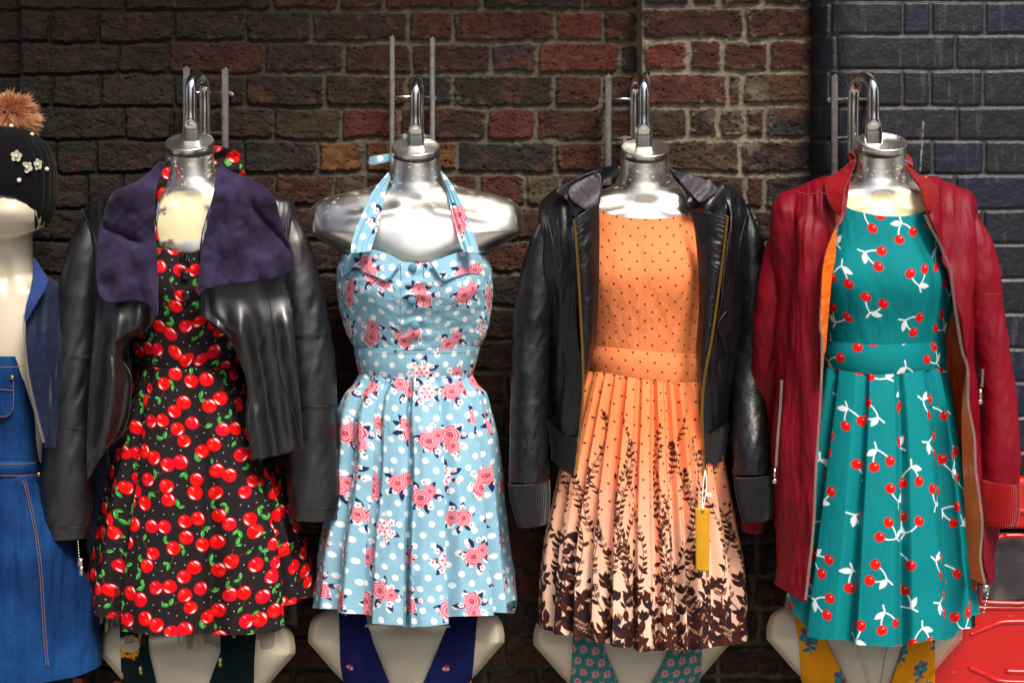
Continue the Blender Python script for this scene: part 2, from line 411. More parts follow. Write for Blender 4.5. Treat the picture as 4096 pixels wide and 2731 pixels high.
def peach_canvas(Wd=.42, H=.66, hem=.60):
    rd = random.Random(9); c = Canvas(Wd, H, (1, 1, 1))
    yy = (np.arange(c.ny)+.5)*c.r; t = ss(.08, .5, yy)[:, None, None]; a, b = np.array(lin(250, 142, 86)), np.array(lin(250, 204, 176)); c.a[:] = a*(1-t)+b*t
    br = lin(74, 34, 24); dk = lin(46, 30, 34)
    for j in range(17):
        for i in range(14): c.ell((i+.5*(j % 2))*.03, j*.0178+.008, .0023, .0023, br)
    for x, y in sorted([(rd.random()*Wd, hem+.05-rd.random()**1.5*.30) for _ in range(520)], key=lambda p: p[1]):
        g = np.clip((y-.30)/.30, 0, 1)
        if rd.random() > .18+g: continue
        if rd.random() < .3+.3*g:
            for q in (-.55, 0, .55): c.leaf(x, y, .014+.015*g, .003+.0024*g, -1.57+q+rd.uniform(-.15, .15), dk if rd.random() < .6 else br)
        else: l = .013+.017*g; c.leaf(x, y, l, l*.22, -1.57+rd.uniform(-1.1, 1.1), dk if rd.random() < .6 else br)
    for k in range(21):
        x = Wd*k/21+rd.uniform(-.005, .005); y = hem+.05; topy = rd.choice([.10, .14, .17, .20, .25])+rd.uniform(0, .03); ph = rd.uniform(0, 6.28); fr = rd.uniform(16, 30); pts = []; cur = rd.uniform(-.0006, .0006)
        while y > topy:
            pts.append((x, y)); y -= .006; x += .0022*math.sin(y*fr+ph)+cur
        col = rd.choice([br, dk, dk]); c.line(pts, .0010, col, .0006)
        i = 1+k % 2
        while i < len(pts)-1:
            px, py = pts[i]; g = (py-topy)/(hem-topy); l = (.0105+.0135*g*g)*rd.uniform(.85, 1.2); sd = 1 if i % 2 else -1; da = math.atan2(pts[i+1][1]-py, pts[i+1][0]-px)
            for q in ([sd] if rd.random() > .25+.6*g else [sd, -sd]): c.leaf(px, py, l, l*rd.uniform(.19, .25), da+q*rd.uniform(.45, .85), rd.choice([col, col, br]), None if rd.random() < .75 else lin(230, 170, 130))
            i += 2 if g < .5 else rd.choice([2, 3])
            if i % 2 == (k+1) % 2: i += 1
        px, py = pts[-1]; c.leaf(px, py, .013, .0028, -1.5, col)
        if k % 4 == 0: blossom(c, px, py-.006, .006, 0, [br], br)
    return c
def peach_plain():
    c = Canvas(.030*4, .0356*4, lin(250, 142, 86)); br = lin(74, 34, 24)
    for j in range(8):
        for i in range(4): c.ell((i+.5*(j % 2))*.03, j*.0178+.008, .0023, .0023, br)
    return c
def paisley_canvas():
    c = Canvas(.096, .096, lin(52, 120, 118)); pk = lin(206, 150, 150); rd_ = lin(160, 62, 62)
    for j in range(4):
        for i in range(4):
            x, y = (i+.5*(j % 2))*.024+.006, j*.024+.008
            for k in range(7): c.leaf(x, y, .0095, .002, -1.9+k*.9, pk)
            c.ell(x, y, .003, .0036, rd_); c.line([(x, y), (x-.007, y+.009)], .0007, pk)
    return c
def swan_canvas():
    c = Canvas(.30, .30, lin(10, 30, 32)); cr = lin(196, 180, 152); dk = lin(60, 44, 34); ye = lin(226, 150, 20)
    rd = random.Random(2)
    for x, y in ((.06, .1), (.21, .06), (.13, .22), (.27, .2)):
        for k in range(16): c.leaf(x+rd.uniform(-.022, .022), y+.026+rd.uniform(-.004, .006), .012, .003, rd.uniform(0, 6.28), ye)
        c.ell(x, y+.008, .024, .016, cr, rot=-.2)
        for k in range(9): c.leaf(x-.018+k*.0035, y+.012-k*.001, .017, .003, -2.2+k*.07, cr, dk)
        c.line([(x+.018, y+.004), (x+.022, y-.012), (x+.014, y-.026), (x+.018, y-.036), (x+.026, y-.034)], .003, cr); c.ell(x+.028, y-.032, .003, .002, ye)
    for x, y in darts(.3, .3, .05, 400, rd): c.leaf(x, y, .009, .003, 1.4, lin(190, 190, 80)); c.ell(x, y-.004, .003, .004, lin(230, 205, 180))
    return c
def mustard_canvas():
    rd = random.Random(8); c = Canvas(.26, .26, lin(224, 146, 14)); bl = lin(14, 112, 136); rd_ = lin(150, 52, 24)
    for x, y in darts(.26, .26, .06, 900, rd):
        a = rd.uniform(0, 6.28); c.line(curve2((x, y), (x+.004, y+.036), .2), .001, bl)
        for k in range(6): c.ell(x+.011*math.cos(a+k*1.05), y+.011*math.sin(a+k*1.05), .0085, .0065, bl, rot=a+k*1.05); c.ell(x+.011*math.cos(a+k*1.05), y+.011*math.sin(a+k*1.05), .005, .0035, lin(40, 150, 150) if k % 2 else rd_, rot=a+k*1.05)
        c.leaf(x, y+.018, .016, .004, .5, bl); c.leaf(x, y+.022, .016, .004, 2.6, bl)
    return c
def navy_canvas():
    rd = random.Random(4); c = Canvas(.2, .2, lin(22, 28, 84))
    for x, y in darts(.2, .2, .07, 200, rd): blossom(c, x, y, .007, rd.random()*6, [lin(200, 40, 50), lin(220, 190, 190)], lin(30, 120, 60))
    return c
# ------------------------------------------------------------------ shared materials
M = {}
M['chrome'] = mat('polished_metal', attr=True, rough=.14, metal=1, var=.05, vscale=9, bump=.12, bscale=34, rvar=.07, dist=.0015)
def chrome_worn():
    m = mat('worn_silver', attr=True, rough=.33, metal=1, var=.06, vscale=14, bump=.10, bscale=30, rvar=.06, dist=.0015)
    N = m.node_tree.nodes; L = m.node_tree.links; a = [n for n in N if n.type == 'ATTRIBUTE'][0]
    b = N.new('ShaderNodeAttribute'); b.attribute_name = 'wear'
    inv = N.new('ShaderNodeMath'); inv.operation = 'SUBTRACT'; inv.inputs[0].default_value = 1; L.new(b.outputs['Fac'], inv.inputs[1]); L.new(inv.outputs[0], N['Principled BSDF'].inputs['Metallic'])
    return m
M['worn'] = chrome_worn()
M['steel'] = mat('brushed_steel', (.72, .71, .69), rough=.4, metal=.25, var=.25, vscale=60, bump=.1, bscale=200, mixcol=lin(150, 110, 60), msc=40, mlo=.66, mhi=.74)
M['hook'] = mat('hook_chrome', (.80, .78, .74), rough=.16, metal=1, var=.03)
M['lid'] = mat('brushed_lid', (.74, .71, .65), rough=.3, metal=1, var=.04, vscale=6)
M['cream'] = mat('cream_plastic', lin(204, 192, 168), rough=.32, var=.05, vscale=8, spec=.5, coat=.2, coatr=.25, bump=.06, bscale=60)
M['cloth'] = mat('printed_cotton', attr=True, rough=.82, var=.05, vscale=9, bump=.25, bscale=900, bump2=.4, b2scale=16, b2stretch=(1.1, 1.1, .8), sheen=0, spec=.12, dist=.003)
M['crepe'] = mat('printed_crepe', attr=True, rough=.75, var=.05, vscale=9, bump=.3, bscale=420, stretch=(.5, 1, 1.6), bump2=.35, b2scale=14, b2stretch=(1.1, 1.1, .7), sheen=0, spec=.15, dist=.003)
M['leather'] = mat('matt_black_leather', lin(19, 19, 20), rough=.38, var=.1, vscale=12, bump=.05, bscale=500, bump2=.35, b2scale=9, b2stretch=(1.2, 1.2, .6), rvar=.05, dist=.008, spec=.85)
M['leather2'] = mat('crinkled_black_leather', lin(16, 16, 18), rough=.38, var=.15, vscale=30, bump=.14, bscale=200, bump2=.45, b2scale=24, b2stretch=(1, 1, .8), rvar=.08, dist=.005, coat=0)
M['suede'] = mat('purple_suede', lin(48, 41, 64), rough=.92, var=.5, vscale=17, bump=.25, bscale=700, sheen=.12, spec=.05)
M['rib_black'] = mat('black_ribbed_knit', lin(38, 36, 39), rough=.9, var=.1, bump=.3, bscale=600, sheen=.3, spec=.15)
M['lining'] = mat('grey_lining', lin(74, 66, 72), rough=.5, var=.12, vscale=40, bump=.2, bscale=200, bump2=.9, b2scale=40, dist=.006)
M['red_nylon'] = mat('crimson_nylon', lin(122, 5, 26), rough=.52, var=.06, vscale=18, bump=.1, bscale=700, bump2=.5, b2scale=14, b2stretch=(2, 2, .22), sheen=0, dist=.007, spec=.22)
M['red_rib'] = mat('red_ribbed_knit', lin(138, 8, 12), rough=.85, var=.08, bump=.2, bscale=500, sheen=.3, spec=.15)
M['orange'] = mat('orange_satin', lin(244, 108, 10), rough=.4, var=.08, vscale=20, bump2=.9, b2scale=26, dist=.006)
M['blue_nylon'] = mat('blue_nylon', lin(18, 27, 54), rough=.68, spec=.2, var=.08, bump2=.9, b2scale=22, dist=.006, sheen=.2)
M['blue_rib'] = mat('blue_ribbed_knit', lin(38, 62, 122), rough=.85, var=.08, bump=.2, bscale=500, sheen=.2, spec=.15)
M['denim'] = mat('blue_denim', lin(10, 44, 90), rough=.85, var=.22, vscale=420, stretch=(1.2, 1, .25), bump=.35, bscale=420, bump2=.4, b2scale=14, dist=.003, spec=.15, mixcol=lin(24, 74, 130), msc=7, mlo=.45, mhi=.8)
M['thread'] = mat('orange_thread', lin(120, 84, 62), rough=.7, var=.3, vscale=900)
M['knit'] = mat('black_wool_knit', lin(15, 14, 16), rough=.95, var=.25, vscale=300, bump=.5, bscale=420, sheen=.08, spec=.1)
M['pearl'] = mat('pearl', lin(225, 212, 186), rough=.18, var=.04, coat=.6)
M['petal'] = mat('cream_petal', lin(196, 190, 168), rough=.5, var=.06)
M['fur'] = mat('fox_fur', attr=True, rough=.7, var=.1, sheen=.2)
M['brass'] = mat('brass_teeth', lin(196, 150, 70), rough=.3, metal=1, var=.1)
M['silver'] = mat('silver_teeth', lin(214, 208, 200), rough=.25, metal=1, var=.1)
M['black'] = mat('black_plastic', lin(16, 15, 15), rough=.25, var=.05, coat=.3)
M['seam'] = mat('dark_seam', lin(10, 10, 11), rough=.5, var=.05)
M['redseam'] = mat('crimson_seam', lin(110, 8, 24), rough=.6, var=.05)
M['tulle'] = mat('black_tulle', lin(24, 20, 22), rough=.8, alpha=.45, var=.2, vscale=100)
M['redpaint'] = mat('scratched_red_paint', lin(196, 16, 8), rough=.3, var=.05, vscale=12, coat=.3, bump2=.15, b2scale=12, mixcol=lin(214, 70, 54), msc=60, mlo=.68, mhi=.74, dist=.004)
M['glass'] = mat('grimy_glass', lin(52, 46, 50), rough=.16, var=.5, vscale=9, rvar=.1, mixcol=lin(110, 104, 104), msc=14, mlo=.55, mhi=.8, coat=.5)
M['tagcard'] = mat('ochre_card', lin(206, 146, 6), rough=.6, var=.06, vscale=40)
M['string'] = mat('white_string', lin(226, 226, 222), rough=.6, var=.05)
M['wood'] = mat('red_brown_wood', lin(120, 42, 22), rough=.6, var=.2, stretch=(8, 8, 1))
M['brick'] = mat('brick_and_mortar', attr=True, rough=.82, var=.22, vscale=55, bump=.5, bscale=220, bump2=.35, b2scale=60, dist=.003, spec=.3, rvar=.08)
M['blue_brick'] = mat('engineering_brick', attr=True, rough=.5, var=.15, vscale=50, bump=.35, bscale=140, bump2=.35, b2scale=40, dist=.003, spec=.5, rvar=.08)
# ------------------------------------------------------------------ brick walls
def brickfield(PX, PY, rowsY, joints, mort, wob, seed, mh):
    wx = PX+(fbm(PX/70, PY/70, seed)-.5)*wob*2+(fbm(PX/16, PY/16, seed+3, 3)-.5)*wob*1.2
    wy = PY+(fbm(PX/120, PY/90, seed+5)-.5)*wob*2.4+(fbm(PX/15, PY/15, seed+9, 3)-.5)*wob*1.2
    ry = np.array(rowsY, float); ri = np.clip(np.searchsorted(ry, wy)-1, 0, len(ry)-2)
    dv = np.minimum(wy-ry[ri], ry[ri+1]-wy); dh = np.full(PX.shape, 1e3); bi = np.zeros(PX.shape)
    for r in range(len(ry)-1):
        mk = ri == r
        if not mk.any(): continue
        j = np.array(sorted(joints[r])); x = wx[mk]; q = np.clip(np.searchsorted(j, x)-1, 0, len(j)-2)
        dh[mk] = np.minimum(x-j[q], j[q+1]-x); bi[mk] = q
    h = mh(PX)
    k = 3.5; d = -np.log(np.exp(-np.clip(dv, -20, 200)/k)+np.exp(-np.clip(dh, -20, 200)/k))*k     # rounded corners
    mask = ss(-3.5, 5.5, d-h)
    return mask, ri, bi, d-h
def build_wall():
    px = np.arange(-420, 3300, 3.7); py = np.r_[np.arange(-700, -60, 12), np.arange(-60, 2790, 3.7), np.arange(2790, 3740, 12)]
    PX, PY = np.meshgrid(px, py)
    base = [-90, 42, 170, 297, 430, 560, 693, 830]
    rowsY = [-90-131*k for k in range(5, 0, -1)]+base+[830+131*k for k in range(1, 24)]
    known = {5: [500, 1089, 1354, 1535, 1931, 2330], 6: [77, 199, 399, 700, 982, 1244, 1636, 1812, 2223, 2413], 7: [83, 476, 673, 1060, 1375, 1645, 1964, 2148, 2480], 8: [211, 405, 700, 982, 1300, 1630, 1812, 2214, 2407],
             9: [500, 690, 1095, 1363, 1600, 1949, 2142, 2420], 10: [226, 387, 700, 976, 1274, 1460, 1830, 2223, 2413], 11: [351, 488, 800, 1100, 1336, 1467, 1919, 2100, 2240, 2420]}
    kp = {5: [2747, 2855, 3030], 6: [2954], 7: [2740, 2874, 3053], 8: [2890, 2950], 9: [2734, 2855, 2960, 3040], 10: [2940], 11: [2700, 2960, 3040]}
    rd = random.Random(21); joints = []
    for r in range(len(rowsY)-1):
        j = [-900]; x = -420
        if r in known: j += [-420, -200]+known[r]
        else:
            x = -420+rd.uniform(0, 200)
            while x < 2450: j.append(x); x += rd.choice([210, 390, 390, 205])+rd.uniform(-15, 15)
        j.append(2556)
        if r in kp: j += kp[r]
        else:
            x = 2556+rd.choice([150, 300])
            while x < 3150: j.append(x); x += rd.choice([150, 330])+rd.uniform(-15, 15)
        j += [3240, 3700]; joints.append(j)
    mh = lambda x: np.interp(x, [0, 900, 1400, 2500, 2600, 3200], [6, 7, 9.5, 9, 11, 10])
    mask, ri, bi, d = brickfield(PX, PY, rowsY, joints, None, 10, 5, mh)
    H1 = _h(ri*1.0, bi, 77); H2 = _h(ri*1.0, bi, 78); H3 = _h(ri*1.0, bi, 79)
    pal = np.array([lin(66, 40, 34), lin(60, 44, 42), lin(78, 42, 32), lin(58, 42, 32), lin(88, 42, 30), lin(76, 54, 34), lin(64, 42, 44), lin(50, 42, 42)])*1.0
    gray = np.array([lin(52, 46, 44), lin(46, 42, 42), lin(56, 44, 40), lin(44, 40, 38)])
    c = pal[(H1*7.99).astype(int)]*.62; g = gray[(H2*3.99).astype(int)]
    lf = np.clip(1-(PX-500)/700, 0, 1)*.9; lf = np.where(PY > 900, lf*.4, lf); sel = (H3 < lf)[..., None]; c = np.where(sel, g, c)
    warm = ss(1500, 2300, PY)[..., None]*.6; c = c*(1-warm)+c*np.array([1.25, 1.0, .95])*warm
    def setb(x, y, col):
        nonlocal c
        r = np.searchsorted(rowsY, y)-1; q = np.searchsorted(sorted(joints[r]), x)-1; mk = (ri == r) & (bi == q); c[mk] = np.array(lin(*col))*.66
    for x, y, col in ((1500, 620, (132, 84, 24)), (1700, 620, (120, 76, 22)), (2300, 110, (118, 42, 30)), (2440, 240, (112, 46, 28)), (1480, 500, (104, 34, 30)), (2040, 500, (96, 32, 32)), (1420, 620, (128, 80, 24)),
                      (2600, 230, (118, 46, 30)), (2650, 370, (92, 42, 34)), (3000, 370, (84, 62, 26)), (1180, 490, (74, 58, 32)), (1380, 360, (62, 42, 32)), (2040, 240, (60, 46, 50)), (2050, 760, (92, 40, 28)), (1290, 760, (84, 40, 30)), (2300, 640, (80, 36, 26)), (2170, 760, (96, 84, 60)), (1395, 760, (88, 74, 54))): setb(x, y, col)
    mot = fbm(PX/40, PY/40, 31)
    stain = fbm(PX/260, PY/200, 41, 3); dark = fbm(PX/30, PY/22, 47, 4)
    c = c*(.72+.56*dark[..., None])*(.8+.4*stain[..., None])
    # orange and soot blotches inside bricks
    bl = ss(.62, .72, fbm(PX/60, PY/45, 53, 4)); c = c*(1-.5*bl[..., None])+np.array(lin(96, 50, 30))*(.5*bl[..., None])
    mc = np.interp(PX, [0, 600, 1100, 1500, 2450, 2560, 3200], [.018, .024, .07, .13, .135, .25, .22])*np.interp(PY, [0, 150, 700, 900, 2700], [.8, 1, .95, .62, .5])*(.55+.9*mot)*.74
    mcol = mc[..., None]*np.array([1, .90, .68])
    # smears of mortar over the brick faces
    sm = ss(.60, .72, fbm(PX/34+5, PY/22, 61, 4))*ss(22, 4, d)*np.interp(PX, [300, 1100, 3200], [.15, .7, .9]); pt = ss(180, 60, np.hypot((PX-2950)/1.0, (PY-500)/1.5))*ss(.4, .6, fbm(PX/40, PY/40, 63)); sm = np.maximum(sm, pt*.75)
    k = (mask*(1-sm*.85))[..., None]; col = mcol*(1-k)+c*k
    pits = ss(.74, .8, fbm(PX/9, PY/9, 71, 2)); col = col*(1-.6*pits[..., None]*mask[..., None])
    crk = ss(.03, .0, np.abs(fbm(PX/70, PY/18, 73, 4)-.5))*mask
    col = col*(1-.35*crk[..., None]); lum = col.mean(-1, keepdims=True); col = (col*.76+lum*.24*np.array([1.15, .97, .85]))*np.where(PX < 700, 1, 1.08)[..., None]*np.array([1.06, 1, .9]); col = np.clip(col*np.interp(PX, [0, 700, 1500, 3200], [.36, .48, .84, .92])[..., None], .003, .9)  # left end darker: light fall-off painted in over its darker brick
    h = mask*(.0065+.004*H2)+(fbm(PX/45, PY/32, 81, 5)-.5)*.0075*mask+(fbm(PX/8, PY/8, 83, 3)-.5)*.0014-pits*.003*mask-crk*.002+sm*.003
    step = ss(2548, 2558, PX)*.075-ss(3226, 3236, PX)*.35-ss(84, 72, PX)*.05
    V = P3(PX, PY, 0*PX); V[..., 1] = -(h+step)
    V[..., 0] += 0
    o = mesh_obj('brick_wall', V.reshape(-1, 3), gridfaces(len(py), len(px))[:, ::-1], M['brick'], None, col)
    tag(o, 'old dark red and brown brick wall with pale smeared mortar behind the mannequins', 'wall')
    # blue pier with rounded corner
    y0 = -.17; f = K*(D+y0)/D; R = .075; x0 = (3420-2048)*f
    s = np.r_[np.arange(-.30, .62, .0020)]; py = np.r_[np.arange(-700, -60, 12), np.arange(-60, 2790, 4.0), np.arange(2790, 3930, 14)]
    S_, PY = np.meshgrid(s, py); PX = 3420+S_/f
    rowsY = [6-138*k for k in range(6, 0, -1)]+[6, 140, 280, 427, 561, 698, 838, 976]+[976+138*k for k in range(1, 24)]
    A = [3100, 3320, 3614, 3726, 3934, 4150, 4300, 4500, 4700]; B = [3180, 3350, 3824, 4230, 4620]; joints = [[2000]+([a+rd.uniform(-7, 7) for a in (A if i % 2 == 0 else B)])+[5200] for i in range(len(rowsY)-1)]
    mask, ri, bi, d = brickfield(PX, PY, rowsY, joints, None, 3.2, 105, lambda x: 6.0+0*x)
    H1 = _h(ri*1.0, bi, 177); H2 = _h(ri*1.0, bi, 178)
    pal = np.array([lin(50, 52, 58), lin(56, 57, 64), lin(44, 48, 56), lin(60, 58, 64), lin(46, 54, 84), lin(62, 60, 58), lin(48, 50, 52), lin(40, 46, 62)])
    c = pal[(H1*7.99).astype(int)]*np.array([.44, .50, .72])*(.75+.5*fbm(PX/40, PY/40, 141)[..., None])*.34; streak = ss(.62, .8, fbm(PX/14, PY/120, 149, 3))*.25; c = c*(1-streak[..., None])+.11*streak[..., None]
    mcol = (.048*(.5+fbm(PX/16, PY/16, 151)))[..., None]*np.array([1, .93, .86]); k = mask[..., None]; col = mcol*(1-k)+c*k
    sc = ss(4, 1.5, np.abs(PX-3690+(PY-500)*.06+(fbm(PX/20, PY/20, 155)-.5)*8))*((PY > 480) & (PY < 690))*ss(.35, .6, fbm(PX/6, PY/12, 157)); col = col*(1-sc[..., None]*.7)+.4*sc[..., None]*.7
    h = mask*(.004+.002*H2)+(fbm(PX/50, PY/50, 161, 4)-.5)*.002+(fbm(PX/8, PY/8, 163, 3)-.5)*.0007
    a = np.clip(-S_/R, 0, np.pi/2); ex = np.clip(-S_-R*np.pi/2, 0, None)
    X = x0+np.clip(S_, 0, None)-R*np.sin(a); Y = y0+R*(1-np.cos(a))+ex; Z = ZC-(PY-PH)*f
    V = np.stack([X-h*np.sin(a), Y-h*np.cos(a), Z], -1)
    o = mesh_obj('brick_pier', V.reshape(-1, 3), gridfaces(len(py), len(s))[:, ::-1], M['blue_brick'], None, col)
    tag(o, 'blue grey engineering brick pier with rounded corner at the right', 'wall')
build_wall()
# ------------------------------------------------------------------ torsos
TD = {}
def torso(parent, cx, ty, sc, yc, m, wear=None, body=True, tint=(.74, .70, .60), tilt0=.42, name='torso', sh=1.0, cut=1.0):
    # half widths measured on the bare silver figure; ty = photo row of the shoulder stub tip
    hw = [(700, 127), (740, 131), (775, 136), (800, 148), (830, 200), (848, 255), (865, 318), (889, 435), (914, 500), (945, 540), (1000, 562), (1050, 568), (1080, 566), (1092, 548), (1130, 485), (1170, 420), (1205, 360), (1300, 340), (1400, 335), (1600, 290), (1780, 230), (1900, 240), (2050, 270), (2200, 280), (2350, 260)]
    hw = [(1080+(a-1080)*cut if 1080 < a < 1300 else a, b*(1 if a < 830 or a > 1150 else sh)) for a, b in hw if not (a == 1300 and cut > 1)]
    ds = [(700, .040), (800, .040), (845, .042), (888, .052), (945, .070), (1000, .084), (1080, .097), (1210, .108), (1400, .100), (1600, .082), (1780, .068), (2050, .075), (2350, .075)]
    ds = [(a, b*(.84 if sh < 1 and a > 940 else 1)) for a, b in ds]
    f = .7651*sc; q = lambda z: ty+(z-1080)*f; rn = 129*f*K*(D+yc)/D
    fw = pin([(q(a), b*f) for a, b in hw]); fd = pin([(q(a), b*sc) for a, b in ds])
    nr = pin([(q(690), rn), (q(790), rn*1.03), (q(860), rn*1.10), (q(920), rn*1.12), (q(970), rn*1.06), (q(1005), rn*.8), (q(1040), 0.001)])
    py = np.linspace(q(668), q(2350), 300)[:, None]; th = np.linspace(0, 2*np.pi, 192, endpoint=False)[None, :]
    w = fw(py); px = cx-w*np.cos(th)+0*py; xm = (px-cx)*K*(D+yc)/D
    a = fd(py)*np.abs(np.sin(th))**(.9-.28*ss(q(840), q(900), py)*ss(q(1200), q(1080), py)); b = np.sqrt(np.clip(nr(py)**2-xm**2, 0, None))
    yy = np.log(np.exp(a*140)+np.exp(b*140)-1)/140*np.clip(np.abs(np.sin(th))*3, 0, 1)
    # collar bones and hollow, bust
    xr = (px-cx)/(f*568); v = (py-q(1000))/(f*100)
    fr = np.sin(th) > 0
    cb = .007*np.exp(-((v+.55-np.abs(xr)*1.0)/.28)**2)*ss(.08, .2, np.abs(xr))*ss(.8, .5, np.abs(xr))-.006*np.exp(-((xr)/.09)**2-((v+.75)/.3)**2)
    bust = .0*np.exp(-((np.abs(xr)-.33)/.2)**2-((v-4.2)/1.7)**2)
    yy = yy+np.where(fr, (cb+bust)*np.sin(th), 0)
    y = yc-np.sign(np.sin(th))*yy; tl = tilt0*ss(q(880), q(700), py); pyv = py+tl*(yc-y)/K
    V = P3(px, pyv, y)
    n1 = fbm(px/60, py/60, 3+int(cx), 5); wr = ss(.74, .78, fbm(px/13, py/9, 7+int(cx), 3))*ss(q(1080), q(830), py)*.8
    if wear is not None: wr = np.maximum(wr, wear(px+0*py, pyv, n1))
    col = np.array(tint)*(1-wr[..., None])+np.array(lin(226, 214, 168))*wr[..., None]
    if m is M['cream']: o = mesh_obj(name, V.reshape(-1, 3), gridfaces(300, 192, True), m, parent)
    else:
        o = mesh_obj(name, V.reshape(-1, 3), gridfaces(300, 192, True), m, parent, col); at = o.data.attributes.new('wear', 'FLOAT', 'POINT'); at.data.foreach_set('value', wr.ravel().astype(np.float32))
    def depth(x, y_):        # front surface of the torso at photo point
        x = np.asarray(x, float); y_ = np.asarray(y_, float); s_ = np.clip(np.abs(x-cx)/fw(y_), 0, 1)
        return yc-fd(y_)*np.sqrt(np.clip(1-s_**2, 0.0, 1))**.9
    return depth, q, f
def cap(parent, cx, cy, yc, r, tilt=.42, lip=True):
    c = np.array(W(cx, cy, yc)); T = Matrix.Rotation(math.atan(tilt), 3, 'X'); prof = ([(0, .0), (r*.5, .0004), (r*.90, .0012), (r*.965, .003), (r*.99, .003), (r*1.005, .0005), (r*1.01, -.004), (r*1.01, -.016), (r*1.005, -.0172), (r*.995, -.018), (r*.99, -.026)] if lip else
                                                                   [(0, -.004), (r*.93, -.003), (r*.965, .004), (r*1.0, .005), (r*1.01, .0), (r*.985, -.03)])
    n = 64; V = []; 
    for q, z in prof:
        for j in range(n): V.append(tuple(T@Vector((q*math.cos(2*math.pi*j/n), q*math.sin(2*math.pi*j/n), z))+Vector(c)))
    o = mesh_obj('neck_cap', V, gridfaces(len(prof), n, True)[:, ::-1], M['lid'], parent)
    return o
def hook(parent, cx, cy, top, yc, dx, flat_h=95):
    # flat foot, tapering into a tube that arches back over the rack
    f = K*(D+yc)/D; x0, y0, z0 = W(cx, cy, yc); zt = W(cx, top, yc)[2]; r = .0122; R = .034
    pts = [(x0, y0+.0, z0-.005), (x0, y0+.0, z0+(zt-z0)*.35), (x0, y0, zt-R)]
    for k in range(1, 7):
        a = math.pi*k/6; pts.append((x0+dx*(1-math.cos(a))/2, y0+R*1.15*(1-math.cos(a)), zt-R+R*math.sin(a)))
    pts += [(x0+dx*1.05, y0+R*2.3, zt-R-.05), (x0+dx*1.05, y0+R*2.3, z0-.02)]
    rad = [.0180, .0180, .0180, .0165, .0128]+[r]*22
    P = resample(pts, 90); rr = np.interp(np.linspace(0, 1, 90), np.linspace(0, 1, len(rad)), rad)
    T = np.gradient(P, axis=0); T /= np.linalg.norm(T, axis=1)[:, None]; X = np.cross(T, [0, 1, 0.0]); 
    X = np.tile(np.array([[1., 0, 0]]), (90, 1)); Y = np.cross(T, X); Y /= np.linalg.norm(Y, axis=1)[:, None]; X = np.cross(Y, T)
    an = np.linspace(0, 2*np.pi, 24, endpoint=False); fl = .35+.65*ss(.0178, .0128, rr)
    c_, s_ = np.cos(an), np.sin(an); sq = ss(.0128, .0176, rr)[:, None]; ee = 1-.5*sq
    V = P[:, None]+X[:, None]*((rr[:, None])*np.sign(c_)*np.abs(c_)**ee)[..., None]+Y[:, None]*((rr*fl)[:, None]*np.sign(s_)*np.abs(s_)**ee)[..., None]
    mesh_obj('hanging_hook', V.reshape(-1, 3), gridfaces(90, 24, True), M['hook'], parent)
def mannequin(cx, ty, yc, capc, hooktop, dx, label, wear=None, tint=(.90, .87, .79), lip=True, hx=0, sh=.80):
    p = thing('hanging_mannequin', W(cx, 2500, yc), label, 'mannequin', 'silver hanging torsos'); f, q, s = torso(p, cx, ty, 1, yc, M['worn'], wear, tint=tint, sh=sh)
    cap(p, cx, capc, yc, 126*.7651*K*(D+yc)/D, .42, lip); hook(p, cx+hx, capc-2, hooktop, yc+.012, dx)
    return p, f
YC = -.20
def wear1(px, py, n):
    n = n+.35*(fbm(px/7, py/13, 19, 3)-.5)+.25*(fbm(px/30+py/40, py/9, 23, 3)-.5); return ss(.43, .52, n+.25*ss(150, 60, np.abs(px-740))*1)*ss(770, 800, py+(n-.5)*90)*ss(985, 940, py+(n-.5)*120)
def wear4(px, py, n):
    n = n+.3*(fbm(px/7, py/13, 29, 3)-.5); return ss(.36, .46, n+.1)*ss(765, 795, py+(n-.5)*50)
m1, td1 = mannequin(758, 908, YC, 570, 301, .014, 'silver headless torso with flaked cream chest, hung inside the purple lapelled black jacket', wear1, hx=14-8)
m2, td2 = mannequin(1663, 928, YC, 590, 323, .001, 'bare shouldered silver torso wearing the blue rose print halter dress', sh=1.0)
m3, td3 = mannequin(2581, 930, YC, 595, 309, -.012, 'silver headless torso between the black hooded jacket fronts above the peach dress', hx=-5)
m4, td4 = mannequin(3529, 912, YC-.12, 573, 306, -.024, 'silver headless torso with rimmed neck, hung in the red bomber jacket', wear4, lip=False, hx=-35)
def rack(xs, tops, rungs, y, r, brx, label, bot=2330):
    p = thing('hanging_rack', W((xs[0]+xs[1])/2, bot, y), label, 'rack', 'steel ladder racks on the wall')
    for x, t in zip(xs, tops):
        a = np.array(W(x, t, y)); b = np.array(W(x, bot, y)); tube('rail', [b, a], r, M['steel'], p, n=3, k=18, smooth_path=False)
        tube('rail_cap', [a, a+np.array([0, 0, .006])], r*1.06, M['black'], p, n=3, k=18, smooth_path=False)
    for k, ry in enumerate(list(rungs)+[1100, 1500, 1900, 2250]):
        tube('rung', [W(xs[0], ry, y), W(xs[1], ry, y)], .0032, M['hook'], p, n=3, k=10, smooth_path=False)
        if ry > 1000 or k == 0:
            for x in xs: c = W(x, ry, y); tube('wall_fixing', [c, (c[0], .0 if x < 3300 else -.15, c[2])], .005, M['steel'], p, n=3, k=10, smooth_path=False)
    for x in brx:
        c = np.array(W(x, rungs[1], y)); v, f = merge([box(c+np.array([0, 0, -.02]), (.008, .012, .05))]); o = mesh_obj('bracket', v, f, M['steel'], p, None, False)
rack((746, 901), (271, 276), (371, 530), YC+.115, .0078, (824,), 'steel rack behind the cherry dress figure, leftmost of the racks')
